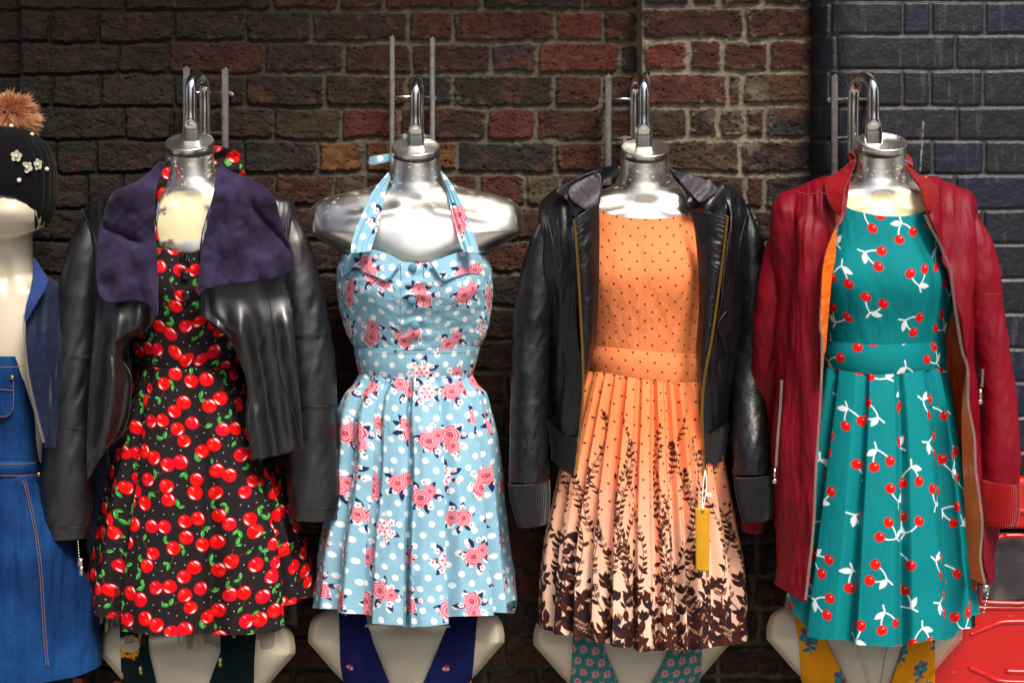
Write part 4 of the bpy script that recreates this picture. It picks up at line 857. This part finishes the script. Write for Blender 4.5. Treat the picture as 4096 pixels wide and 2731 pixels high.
sleeve(j3, [(2975, 850, 50), (3005, 980, 68), (3022, 1150, 70), (3012, 1400, 70), (2998, 1600, 68), (3004, 1780, 70), (3010, 1895, 72)], [YC-.02, YC-.03, YC-.04, YC-.05, YC-.08, YC-.12, YC-.13], M['leather2'], seed=6, wr=.06)
cuff(j3, [(2116, 1925, 76), (2122, 2000, 66), (2134, 2096, 60)], [YC-.1, YC-.1, YC-.1], M['rib_black']); cuff(j3, [(3012, 1898, 70), (3018, 1970, 62), (3030, 2076, 56)], [YC-.13, YC-.13, YC-.13], M['rib_black'])
thin('armhole_seam', R5([(300, 850), (325, 930), (340, 1000), (370, 1150)]), lambda x, y: YC-.1-.03*ss(850, 1000, y), .0013, M['seam'], j3)
thin('armhole_seam', R5([(1355, 850), (1345, 900), (1320, 1000), (1310, 1100)]), lambda x, y: YC-.09-.03*ss(850, 1000, y), .0013, M['seam'], j3)
thin('pocket_edge', R5([(1250, 1365), (1215, 1410), (1205, 1450), (1235, 1520), (1250, 1568)]), lambda x, y: fy3(x, y)-.008, .0018, M['seam'], j3)
# swing tag on the zip
tg = thing('swing_tag', W(2813, 2280, YC-.21), 'blank ochre card swing tag on white string, hanging over the peach skirt', 'tag')
ribbon('card', [(2781, 2028), (2783, 2282)], [YC-.216, YC-.219], [(2838, 2034), (2836, 2286)], [YC-.213, YC-.221], M['tagcard'], tg, n=30, k=10, bulge=.002, thick=.0012)
v, f = ball(W(2810, 2044, YC-.2185), .003, 12, 8, (1, .3, 1)); mesh_obj('eyelet', v, f, M['brass'], tg)
tube('string', [W(2820, 1880, YC-.172), W(2812, 1945, YC-.195), W(2808, 2035, YC-.218)], .0012, M['string'], tg, n=24, k=8)
tube('string', [W(2822, 1880, YC-.172), W(2826, 1945, YC-.195), W(2812, 2035, YC-.218)], .0012, M['string'], tg, n=24, k=8)
c = np.array(W(2834, 1977, YC-.203)); v, f = box((0, 0, 0), (.013, .005, .007), Matrix.Rotation(.2, 3, 'Y')); mesh_obj('toggle', v+c, f, M['string'], tg, None, False)
# ------------------------------------------------------------------ jacket 4: red bomber
j4 = thing('bomber_jacket', W(3520, 2400, Y4), 'long crimson bomber jacket worn open over the teal dress, orange inside', 'jacket')
eL4 = [(3392, 705), (3367, 874), (3333, 935), (3306, 1004), (3291, 1080), (3285, 1195), (3281, 1310), (3287, 1350), (3285, 1526), (3276, 1685), (3263, 1879), (3254, 2099), (3236, 2275), (3221, 2404)]
eR4 = [(3690, 705), (3700, 862), (3723, 912), (3761, 981), (3784, 1034), (3804, 1080), (3813, 1180), (3832, 1310), (3848, 1400), (3871, 1482), (3873, 1614), (3897, 1746), (3903, 1879), (3928, 2081), (3921, 2231), (3941, 2338)]
rows4 = [(705, 3300, 3730), (735, 3200, 3830), (780, 3130, 3890), (850, 3100, 3915), (1000, 3098, 3925), (1400, 3092, 3935), (1600, 3086, 3945), (1800, 3082, 3958), (2080, 3090, 3972), (2200, 3102, 3975), (2410, 3100, 3975)]
dep4 = [(705, .05, .07), (760, .085, .09), (950, .13, .1), (1300, .15, .11), (1900, .165, .12), (2410, .185, .12)]
hem4 = pin([(3090, 2325), (3110, 2338), (3221, 2406), (3400, 2380), (3800, 2330), (3941, 2340), (3975, 2320)])
def d4f(s, th, v, px, py): return jdisp(7, .008, 1.3)(s, th, v, px, py)+.007*np.sin(px/21+np.sin(py/90))*ss(820, 900, py)*ss(1500, 1000, py)*(px > 3000)+.006*np.sin(px/33+py/300)
loft('jacket_body', rows4, dep4, Y4, M['red_nylon'], j4, eL=eL4, eR=eR4, hem=hem4, nt=420, nv=380, e=.8, disp=d4f)
solid(j4.children[0], .002, -1)
loft('lining', [(a, b+26, c-26) for a, b, c in rows4], [(a, b-.020, c-.016) for a, b, c in dep4], Y4, M['orange'], j4, eL=[(a+2, b) for a, b in eL4], eR=[(a-2, b) for a, b in eR4], hem=lambda x: hem4(x)-6, nt=300, nv=260, e=.8, disp=lambda s, th, v, px, py: d4f(s, th, v, px, py)*.6)
ribbon('lining_edge', eL4[2:9], [Y4-.15, Y4-.158, Y4-.155], R7([(520, 935), (514, 1000), (512, 1080), (492, 1200), (474, 1400), (460, 1568)])+R8([(393, 80), (384, 190)]), [Y4-.135, Y4-.137, Y4-.13], M['orange'], j4, n=120, k=14, disp=lambda t, q: .008*(fbm(t*22, q*2+t*9, 61)-.5))
ribbon('lining_edge', eR4[9:], [Y4-.158, Y4-.17, Y4-.178], R8([(1040, 150), (1022, 290), (1020, 480), (1030, 700), (1040, 900), (1058, 1090)]), [Y4-.11, Y4-.11, Y4-.11], M['orange'], j4, n=120, k=20, disp=lambda t, q: .012*(fbm(t*14, q*2.5+t*5, 62)-.5))
cl = R7([(610, 570), (530, 640), (455, 676), (460, 750), (482, 810), (545, 882), (548, 800), (563, 720), (590, 660), (620, 590)]); cr = R7([(875, 600), (905, 622), (960, 664), (1030, 690), (1047, 740), (1032, 810), (984, 862), (975, 790), (958, 725), (915, 670), (880, 620)])
cy4 = lambda x, y: Y4-.02-.105*ss(640, 860, y)-.012*np.exp(-((y-760)/60)**2)-.0014*np.sin((y+np.abs(x-3529)*.5)*.85)
drape('collar', cl, cy4, M['red_rib'], j4, res=2.4, thick=.005); drape('collar', cr, cy4, M['red_rib'], j4, res=2.4, thick=.005)
# collar behind the neck
tube('collar_back', [W(3410, 640, Y4+.0), W(3440, 625, Y4+.06), W(3529, 618, Y4+.085), W(3610, 640, Y4+.06), W(3630, 665, Y4+.0)], .016, M['red_rib'], j4, n=40, k=16, flat=.4)
zipper('zip', eL4[1:], [Y4-.135, Y4-.155, Y4-.165, Y4-.172, Y4-.182], M['silver'], j4); zipper('zip', eR4[1:], [Y4-.128, Y4-.155, Y4-.165, Y4-.175, Y4-.186], M['silver'], j4)
c = np.array(W(3944, 2352, Y4-.188)); v, f = merge([box(c, (.012, .006, .014))]+[ball(c-np.array([-.003+.0015*i, 0, .011+.007*i]), .0026, 8, 6) for i in range(6)]); mesh_obj('zip_pull', v, f, M['silver'], j4)
def pocket(A, m, par, y): zipper('pocket_zip', A, y, m, par, .0036, .005); a = A[-1]; c = np.array(W(a[0]-4, a[1]+22, y)); v, f = merge([box(c, (.005, .003, .02)), ball(c-np.array([0, 0, .016]), .005, 10, 8, (1, .4, 1))]); mesh_obj('zip_pull', v, f, m, par)
pocket(R8([(200, 195), (195, 300), (187, 400), (178, 520), (174, 590)]), M['silver'], j4, Y4-.10); pocket(R8([(1113, 145), (1112, 190), (1108, 230)]), M['silver'], j4, Y4-.12)
sleeve(j4, [(3885, 890, 58), (3915, 1000, 72), (3938, 1200, 66), (3962, 1350, 62), (3990, 1500, 60), (4003, 1650, 62), (4010, 1800, 68), (4006, 1925, 66)], [Y4-.02, Y4-.03, Y4-.04, Y4-.05, Y4-.06, Y4-.07, Y4-.08, Y4-.08], M['red_nylon'], seed=8, wr=.08)
cuff(j4, [(4004, 1925, 68), (3998, 1990, 68), (3996, 2096, 66)], [Y4-.08]*3, M['red_rib'])
sleeve(j4, [(3140, 890, 52), (3112, 1000, 66), (3092, 1200, 68), (3078, 1400, 66), (3066, 1600, 62), (3044, 1800, 56), (3024, 1990, 48)], [Y4-.0, Y4-.0, Y4-.0, Y4+.02, Y4+.05, Y4+.07, Y4+.08], M['red_nylon'], seed=9, wr=.08)
cuff(j4, [(3024, 1990, 48), (3014, 2060, 42), (3008, 2126, 38)], [Y4+.08]*3, M['red_rib'])
thin('shoulder_seam', R7([(300, 740), (370, 755), (430, 745), (460, 755)]), lambda x, y: Y4-.11, .0012, M['redseam'], j4)
thin('sleeve_seam', R7([(1300, 1275), (1345, 1276), (1380, 1275)]), Y4-.11, .001, M['redseam'], j4)
# ------------------------------------------------------------------ leftmost figure
Y0 = YC
m0 = thing('headed_mannequin', W(10, 2600, Y0), 'glossy cream mannequin with faceless head, wearing the pompom beanie', 'mannequin')
loft('head', [(560, -120, 140), (640, -150, 160), (720, -140, 162), (800, -122, 148), (880, -112, 140), (905, -112, 134), (960, -112, 131), (1040, -108, 132), (1090, -110, 134), (1130, -170, 190), (1180, -230, 250), (1400, -240, 260), (1600, -200, 220), (1850, -180, 200)],
     [(560, .06, .08), (700, .10, .10), (800, .104, .1), (890, .095, .08), (925, .068, .07), (1100, .062, .07), (1180, .08, .09), (1400, .10, .09), (1850, .09, .08)], Y0, M['cream'], m0, nt=200, nv=400,
     disp=lambda s, th, v, px, py: np.where(np.sin(th) > 0, -.006*np.exp(-((px-30)/22)**2)*ss(1000, 1060, py)*ss(1220, 1130, py)+.030*ss(6, -10, py-(958-((px-10)/130)**2*55))*ss(700, 860, py)+.010*np.exp(-((px-15)/70)**2-((py-850)/50)**2), 0))
# hand hanging beside the skirt
hd = []
for (x0, y0, x1, y1, x2, y2, r) in ((452, 2470, 447, 2530, 452, 2582, 8.5), (470, 2450, 468, 2520, 463, 2584, 8.5), (432, 2455, 426, 2520, 430, 2583, 8), (410, 2440, 404, 2470, 403, 2497, 7.5), (396, 2400, 392, 2440, 398, 2470, 7)):
    P = resample([W(x0, y0, Y0+.02), W(x1, y1, Y0+.01), W(x2, y2, Y0+.02)], 14); T = np.array([0, 0, 1]); an = np.linspace(0, 2*np.pi, 14, endpoint=False); rr = r*K*.95*np.array([1.25, 1.2, 1.15, 1.1, 1.1, 1.05, 1, 1.02, .98, .94, .88, .78, .55, .1])
    V = P[:, None]+np.stack([np.cos(an), np.sin(an), 0*an], -1)[None]*rr[:, None, None]; hd.append((V.reshape(-1, 3), [tuple(q) for q in gridfaces(14, 14, True)]))
P = resample([W(430, 2300, Y0+.02), W(428, 2380, Y0+.02), W(440, 2470, Y0+.02)], 12); an = np.linspace(0, 2*np.pi, 20, endpoint=False); rr = K*.95*np.array([26, 28, 30, 33, 36, 38, 39, 39, 38, 36, 32, 20]); V = P[:, None]+np.stack([np.cos(an), .5*np.sin(an), 0*an], -1)[None]*rr[:, None, None]
hd.append((V.reshape(-1, 3), [tuple(q) for q in gridfaces(12, 20, True)])); v, f = merge(hd); mesh_obj('hand', v, f, M['cream'], m0)
pf = thing('pinafore_dress', W(10, 2700, Y0), 'blue denim pinafore dress with orange stitching and a bib pocket', 'dress')
loft('bib', [(1425, -92, 112), (1500, -110, 132), (1700, -150, 168), (1850, -160, 176)], [(1425, .112, .09), (1650, .125, .1), (1850, .118, .1)], Y0, M['denim'], pf, nt=220, nv=160, disp=jdisp(11, .003))
loft('waistband', [(1842, -158, 176), (1900, -160, 180)], [(1842, .124, .1), (1900, .124, .1)], Y0, M['denim'], pf, nt=200, nv=24, disp=lambda s, th, v, px, py: .003*np.sin(v*3.14))
loft('skirt', [(1895, -156, 178), (2000, -190, 232), (2100, -225, 275), (2195, -260, 312), (2430, -330, 382), (2665, -360, 408), (2760, -360, 410)], [(1895, .12, .1), (2300, .16, .1), (2760, .17, .11)], Y0, M['denim'], pf, nt=300, nv=220,
     hem=pin([(-360, 2700), (0, 2748), (190, 2726), (300, 2706), (380, 2672), (410, 2655)]), disp=lambda s, th, v, px, py: jdisp(12, .006)(s, th, v, px, py)-.012*np.exp(-((px-250)/40)**2)*v)
dfy = lambda x, y: Y0-.128*np.sqrt(np.clip(1-((x-10)/(185+(y > 1900)*(y-1900)*.28))**2, .03, 1))-.006-.035*ss(1900, 2300, y)
drape('pocket', R2([(-60, 265), (62, 265), (60, 405), (30, 445), (-60, 445)]), lambda x, y: dfy(x, y)+.001, M['denim'], pf, res=8, thick=.003, sm=0)
for A in (R2([(-5, 325), (58, 330)]), R2([(56, 270), (55, 402), (28, 438), (-5, 440)]), R2([(-5, 231), (60, 230), (102, 226)]), R2([(0, 690), (90, 690), (160, 684)]), R2([(0, 640), (90, 640), (150, 636)])):
    thin('stitching', A, lambda x, y: dfy(x, y)-.003, .0008, M['thread'], pf)
for dx in (0, 9): thin('seam_stitching', [(a+dx, b) for a, b in R2([(95, 700), (120, 800), (150, 950), (168, 1100), (180, 1300), (195, 1490)])], lambda x, y: dfy(x, y)-.004, .0007, M['thread'], pf)
for zx, zy in ((50, 275), (162, 685)):
    x, y_ = R2([(zx, zy)])[0]; c = W(x, y_, float(dfy(x, y_))-.005); v, f = ball(c, .0048, 14, 8, (1, .5, 1)); mesh_obj('rivet', v, f, M['brass'], pf)
j0 = thing('bomber_jacket', W(60, 1900, Y0), 'blue bomber jacket worn open over the denim pinafore, at the left edge', 'jacket')
eR0 = [(120, 1100), (135, 1180), (100, 1260), (100, 1344), (114, 1486), (143, 1628), (180, 1776)]; eL0 = [(20-a, b) for a, b in eR0]
loft('jacket_body', [(1095, -140, 165), (1120, -190, 215), (1160, -250, 275), (1300, -262, 290), (1500, -258, 290), (1790, -250, 285)], [(1095, .07, .08), (1200, .11, .1), (1400, .15, .11), (1790, .16, .11)], Y0, M['blue_nylon'], j0, eL=eL0, eR=eR0, nt=260, nv=160, e=.8, disp=jdisp(13, .008))
drape('collar', R1([(188, 1175), (215, 1215), (262, 1285), (275, 1330), (215, 1430), (160, 1530), (135, 1560), (150, 1450), (182, 1350), (190, 1260)]), lambda x, y: Y0-.09-.06*ss(1040, 1250, y)-.001*np.sin((x*.7+y)*.9), M['blue_rib'], j0, res=2.6, thick=.004)
zipper('zip', [(a-2, b) for a, b in eR0[2:]], [Y0-.15, Y0-.16, Y0-.168], M['silver'], j0)
sleeve(j0, [(285, 1240, 40), (330, 1400, 60), (360, 1700, 62), (390, 2000, 60), (410, 2250, 50)], [Y0+.03]*5, M['blue_nylon'], seed=14)
c = np.array(W(321, 2248, Y0-.155)); v, f = merge([ball(np.array(W(312, 2165, Y0-.155))-np.array([-.0004*i, 0, .0058*i]), .002, 8, 6) for i in range(7)]+[box(c, (.009, .003, .016)), box(c-np.array([-.002, 0, .017]), (.006, .003, .02))]); mesh_obj('zip_pull', v, f, M['silver'], j0)
# beanie
bn = thing('beanie', W(10, 930, Y0), 'black ribbed wool beanie decorated with pearls and small cream flowers', 'hat')
hr = R9([(100, 400), (180, 440), (300, 520), (420, 620), (480, 720), (506, 850), (508, 1050), (490, 1200), (440, 1320), (380, 1390), (310, 1412)])
fh = pin([(b, a) for a, b in hr])
brim = pin([(-300, 780), (-130, 920), (-100, 870), (-60, 800), (0, 781), (36, 785), (80, 800), (116, 832), (138, 862), (146, 900), (140, 928), (230, 930)])
rowsb = [(y, 14-(fh(y)-14)*1.0, float(fh(y))) for y in (482, 500, 532, 576, 620, 680, 768, 835, 890, 920, 932)]
hatd = [(482, .02, .02), (500, .045, .045), (540, .085, .085), (620, .118, .11), (720, .13, .12), (850, .125, .125), (932, .115, .12)]
loft('knitted_cap', rowsb, hatd, Y0, M['knit'], bn, hem=lambda x: np.minimum(brim(x), 932), nt=900, nv=150, dense_front=False, disp=lambda s, th, v, px, py: .0028*(np.abs(np.sin(th*14))**.7-.5)*ss(0, .12, v)+.0006*np.sin(v*300+2*np.sin(th*28)))
hfy = lambda x, y: Y0-pin([(a, b) for a, b, c in hatd])(y)*np.sqrt(np.clip(1-((x-14)/(fh(y)-14))**2, .02, 1))
for zx, zy in ((100, 458), (287, 535), (420, 845), (171, 944)):
    x, y_ = R9([(zx, zy)])[0]; v, f = ball(W(x, y_, float(hfy(x, y_))-.005), .0047, 16, 12); mesh_obj('pearl', v, f, M['pearl'], bn)
for zx, zy, a0, miss, sq in ((150, 728, .2, 9, 1), (245, 828, .9, 2, 1), (343, 803, .5, 9, .75)):
    x, y_ = R9([(zx, zy)])[0]; c = np.array(W(x, y_, float(hfy(x, y_))-.006)); parts = []
    for k in range(5):
        if k == miss: continue
        a = a0+k*1.257; V = []; F = []
        for r in (0, .35, .7, 1):
            for w_ in (-1, -.5, 0, .5, 1):
                q = .0022+r*.0098; ww = .0046*math.sin(min(1, r*.8+.2)*math.pi*.93)+.0008; V.append((c[0]+(math.cos(a)*q-math.sin(a)*w_*ww)*sq, c[1]-.003*r*r-.001*w_*w_, c[2]+math.sin(a)*q+math.cos(a)*w_*ww))
        parts.append((V, [tuple(q) for q in gridfaces(4, 5)]))
    v, f = merge(parts); o = mesh_obj('flower', v, f, M['petal'], bn); solid(o, .0008); v, f = ball(c-np.array([0, .004, 0]), .0036, 14, 10); mesh_obj('pearl', v, f, M['pearl'], o)
# pompom fur
pm = []; pcx, pcy, pR = 40, 468, .058; cen = np.array(W(pcx, pcy, Y0+.0)); rd = np.random.RandomState(5); NH = 15000
dirs = rd.normal(size=(NH, 3)); dirs /= np.linalg.norm(dirs, axis=1)[:, None]; dirs = dirs[(dirs[:, 2] > -.75)]; n = len(dirs)
ln = rd.uniform(.018, .036, n)*(1+.35*(vn(dirs[:, 0]*9+20, dirs[:, 2]*9+20, 3)-.5))*(1+.12*dirs[:, 0]); bend = rd.normal(size=(n, 3))*.004+.014*(np.stack([vn(dirs[:, 0]*7+9, dirs[:, 2]*7+i*31, 5+i) for i in range(3)], 1)-.5)+np.array([0, 0, -.006]); side = np.cross(dirs, rd.normal(size=(n, 3))); side /= np.linalg.norm(side, axis=1)[:, None]
st = .026; V = []; C = []; tone = rd.uniform(.7, 1.2, n)[:, None]
cA, cB, cC = np.array(lin(120, 50, 10)), np.array(lin(196, 100, 26)), np.array(lin(226, 180, 134))
for t, wd in ((0, .0008), (.4, .0007), (.75, .0005), (1, .0001)):
    c = cen+dirs*(st+(ln*t)[:, None]*.95*np.array([1.08, 1, .96]))+bend*t*t; col = (cA*(1-ss(0, .5, t))+cB*ss(0, .5, t))*(1-ss(.55, 1, t))+cC*ss(.55, 1, t)
    for s_ in (-1, 1): V.append(c+side*wd*s_); C.append(col*tone)
V = np.stack(V, 1).reshape(-1, 3); C = np.stack(C, 1).reshape(-1, 3); b = np.arange(n)[:, None]*8; F = np.concatenate([np.stack([b[:, 0]+2*k, b[:, 0]+2*k+1, b[:, 0]+2*k+3, b[:, 0]+2*k+2], 1) for k in range(3)])
mesh_obj('fur_pompom', V, F, M['fur'], bn, C)
# ------------------------------------------------------------------ lower row
def lower(cx, ty, yc, label):
    p = thing('plastic_mannequin', W(cx, 3300, yc), label, 'mannequin', 'cream torsos in the lower row'); f, q, s = torso(p, cx, ty, .905, yc, M['cream'], tilt0=.1, cut=1.9)
    return p, f
LY = -.17
l1, f1 = lower(789, 2612, LY, 'cream plastic torso under the cherry dress, in the swan print blouse')
l2, f2 = lower(1625, 2566, LY, 'cream plastic torso under the blue halter dress, in the navy top')
l3, f3 = lower(2526, 2575, LY, 'cream plastic torso under the peach skirt, in the teal and pink top')
l4, f4 = lower(3458, 2552, LY-.1, 'cream plastic torso under the teal dress, in the mustard floral top')
def vtop(name, f, label, A, B, can, u=(0, 0)):
    p = thing(name, W((A[0][0]+B[0][0])/2, 3300, LY), label, 'blouse')
    for k, O in enumerate((A, B)): drape('front_panel', O, lambda x, y: f(x, y)-.010-.004*np.sin(x/17), M['cloth'], p, res=3.2, thick=.003, canvas=can, uv0=u, sm=0)
    for k, O in enumerate((A, B)): pass
    return p
vtop('printed_blouse', f1, 'very dark green swan print blouse with deep V neck below the cherry dress', R11([(440, 60), (700, 60), (735, 640), (800, 943), (880, 1300), (480, 1300), (470, 943), (450, 640)]), R11([(1430, 60), (1800, 60), (1790, 450), (1772, 700), (1768, 943), (1790, 1300), (1180, 1300), (1330, 943), (1440, 640)]), swan_canvas(), (.03, .045))
vtop('printed_blouse', f2, 'plain navy blouse with deep V neck below the blue halter dress', R4([(215, 1180), (310, 1180), (332, 1290), (362, 1400), (432, 1568), (480, 1700), (250, 1700), (238, 1568), (225, 1480)]), R4([(705, 1180), (805, 1180), (804, 1290), (787, 1480), (777, 1568), (770, 1700), (520, 1700), (575, 1568), (640, 1420), (690, 1290)]), navy_canvas())
vtop('printed_blouse', f3, 'teal blouse with small pink blossom repeat, below the peach skirt', R6([(388, 1280), (480, 1280), (522, 1390), (592, 1568), (640, 1700), (370, 1700), (376, 1568), (386, 1400)]), R6([(850, 1280), (975, 1280), (972, 1420), (965, 1568), (960, 1700), (700, 1700), (750, 1568), (820, 1430)]), paisley_canvas())
vtop('printed_blouse', f4, 'mustard yellow blouse with blue flowers, below the teal dress', R8([(245, 1180), (330, 1180), (400, 1370), (500, 1568), (560, 1700), (300, 1700), (292, 1568), (282, 1400)]), R8([(800, 1250), (895, 1250), (896, 1568), (900, 1700), (660, 1700), (700, 1568), (752, 1400)]), mustard_canvas(), (.02, .03))
nk = thing('necklace', W(3480, 2731, LY-.2), 'fine chain necklace on the cream torso below the teal dress', 'necklace')
parts = []
for A in (R8([(500, 1330), (545, 1420), (575, 1500), (600, 1575), (618, 1640)]), R8([(700, 1350), (678, 1430), (665, 1510), (650, 1580), (618, 1640)])):
    P = resample(A, 60); parts += [ball(W(a, b, float(f4(a, b))-.004), .0019, 7, 5) for a, b in P]
v, f = merge(parts); mesh_obj('chain', v, f, M['silver'], nk)
# ------------------------------------------------------------------ red cabinet, stool
rc_ = thing('red_cabinet', W(3950, 3600, -.24), 'scratched glossy red metal cabinet with a clouded window, behind the crimson jacket', 'cabinet')
yb = -.235
def slab(name, x0, y0, x1, y1, ya, th, m, bev=.006, par=None):
    a = np.array(W(x0, y0, ya)); b = np.array(W(x1, y1, ya)); c = (a+b)/2; return rbox(name, (c[0], ya+th/2, c[2]), (abs(b[0]-a[0]), th, abs(b[2]-a[2])), m, par or rc_, bev)
# front panel as frame pieces round the window
slab('top_rail', 3650, 1914, 4500, 2118, yb, .045, M['redpaint'], .012); slab('side_panel', 3650, 2120, 3905, 2430, yb, .045, M['redpaint'], .004)
slab('lower_panel', 3650, 2432, 4500, 3600, yb, .045, M['redpaint'], .006); slab('moulded_rim', 3650, 2036, 4500, 2054, yb-.006, .02, M['redpaint'], .004)
rim = chaikin(R10([(478, 672), (900, 672), (900, 1082), (500, 1082), (478, 1050)]), 2); tube('window_frame', [W(a, b, yb-.002) for a, b in rim]+[W(*rim[0], yb-.002)], .005, M['redpaint'], rc_, n=120, k=12)
slab('window', 3900, 2130, 4500, 2425, yb+.012, .01, M['glass'], .002)
for A in (R10([(415, 1470), (500, 1505), (620, 1555), (900, 1560)]), R10([(650, 1480), (665, 1495), (900, 1498)]), R10([(430, 1270), (540, 1225), (640, 1195), (900, 1195)]), R10([(450, 1108), (900, 1112)])):
    tube('pressed_ridge', [W(a, b, yb+.0015) for a, b in A], .005, M['redpaint'], rc_, n=40, k=10)
sto = thing('wooden_trestle', W(395, 3600, -.12), 'red brown wooden trestle whose two post tops show below the denim skirt hem', 'trestle')
for x0, x1, t in ((298, 337, 2701), (462, 494, 2712)):
    a = np.array(W(x0, t, -.12)); b = np.array(W(x1, t, -.12)); rbox('post', ((a[0]+b[0])/2, -.12, a[2]/2), (b[0]-a[0], .03, a[2]), M['wood'], sto, .002)
a = np.array(W(330, 2900, -.12)); b = np.array(W(468, 2900, -.12)); rbox('cross_rail', ((a[0]+b[0])/2, -.12, a[2]), (b[0]-a[0]-.002, .02, .04), M['wood'], sto, .002)
# ------------------------------------------------------------------ ground and surroundings (reflected in the silver torsos)
pav = mat('paving', (.30, .29, .27), rough=.85, var=.25, vscale=2, bump=.3, bscale=30)
gv, gf = [(-60, 2, 0), (60, 2, 0), (60, -60, 0), (-60, -60, 0)], [(3, 2, 1, 0)]
tag(mesh_obj('pavement', gv, gf, pav, None, None, False), kind='structure')
dkm = mat('dark_blocker', (.05, .042, .036), rough=.9, var=.3, vscale=3)
pale = mat('street_render', (.32, .29, .25), rough=.9, var=.15, vscale=1)
cn = thing('shade_canopy', (0, -.5, 2.6), 'unseen dark roof slab, sized to shade the top of the wall', 'roof')  # out of view, depth set by the shade it drops on the wall
rbox('roof_slab', (0, -.22, 2.98), (14, .80, .12), dkm, cn, .01)
bl = thing('street_building', (0, -22, 0), 'plain rendered building across the street behind the camera', 'building')
rbox('facade', (0, -22.5, 1.6), (40, 1, 3.2), pale, bl, .02)
wm = mat('dark_window', (.03, .035, .04), rough=.1)
for k in range(9): rbox('window', (-12+3*k, -21.98, 1.7), (1.3, .06, 1.5), wm, bl, .01)
for nm, x in (('left', -4.6), ('right', 5.6)):  # blocks added out of view to darken the sky at both sides
    sb = thing('side_sky_blocker', (x, -7, 0), 'unseen dark block added on the %s side to narrow the sky light' % nm, 'building'); rbox('blocker_wall', (x, -8.2, 2.6), (.5, 12, 5.2), dkm, sb, .02)
    for k in range(4): rbox('window', (x+(.26 if x < 0 else -.26), -4-2.6*k, 2.4), (.06, 1.1, 1.5), wm, sb, .01)
ye = mat('hi_vis_yellow', lin(170, 230, 0), rough=.5)
ps = thing('streak_post', (-.95, -5.2, 0), 'slim yellow green post added out of view for its streak on the silver necks', 'post')  # added only to be reflected as a green streak on the necks
tube('post_shaft', [(-.95, -5.2, 0), (-.95, -5.2, 2.9)], .09, ye, ps, n=4, k=16, smooth_path=False)
# ------------------------------------------------------------------ camera, light
cd = bpy.data.cameras.new('camera'); cam = bpy.data.objects.new('camera', cd); COL.objects.link(cam); SC.camera = cam
cam.location = (0, -D, ZC); cam.rotation_euler = (math.pi/2, 0, 0); cd.sensor_width = 36; cd.lens = 36*D/(4096*K); cd.shift_y = (PH-1365.5)/4096; cd.clip_start = .05; cd.clip_end = 500
cd.dof.use_dof = True; cd.dof.focus_distance = D-.33; cd.dof.aperture_fstop = 9
az, el = math.radians(26), math.radians(54)          # sun to the right of the camera, high
sd = Vector((math.sin(az)*math.cos(el), -math.cos(az)*math.cos(el), math.sin(el)))
sl = bpy.data.lights.new('sun', 'SUN'); sl.energy = 4.0; sl.angle = math.radians(18); sl.color = (1, .95, .87); so = bpy.data.objects.new('sun', sl); COL.objects.link(so); so.rotation_euler = sd.to_track_quat('Z', 'Y').to_euler()
w = bpy.data.worlds.new('World'); SC.world = w; w.use_nodes = True; nt = w.node_tree; sk = nt.nodes.new('ShaderNodeTexSky'); sk.sky_type = 'NISHITA'; sk.sun_disc = False; sk.air_density = .7; sk.dust_density = 4; sk.ozone_density = .6
sk.sun_elevation = el; sk.sun_rotation = math.pi-az; nt.links.new(sk.outputs[0], nt.nodes['Background'].inputs[0]); nt.nodes['Background'].inputs[1].default_value = .15
SC.view_settings.view_transform = 'Standard'; SC.view_settings.look = 'None'; SC.view_settings.exposure = 0; SC.view_settings.gamma = 1
SC.render.engine = 'CYCLES'; SC.cycles.max_bounces = 7
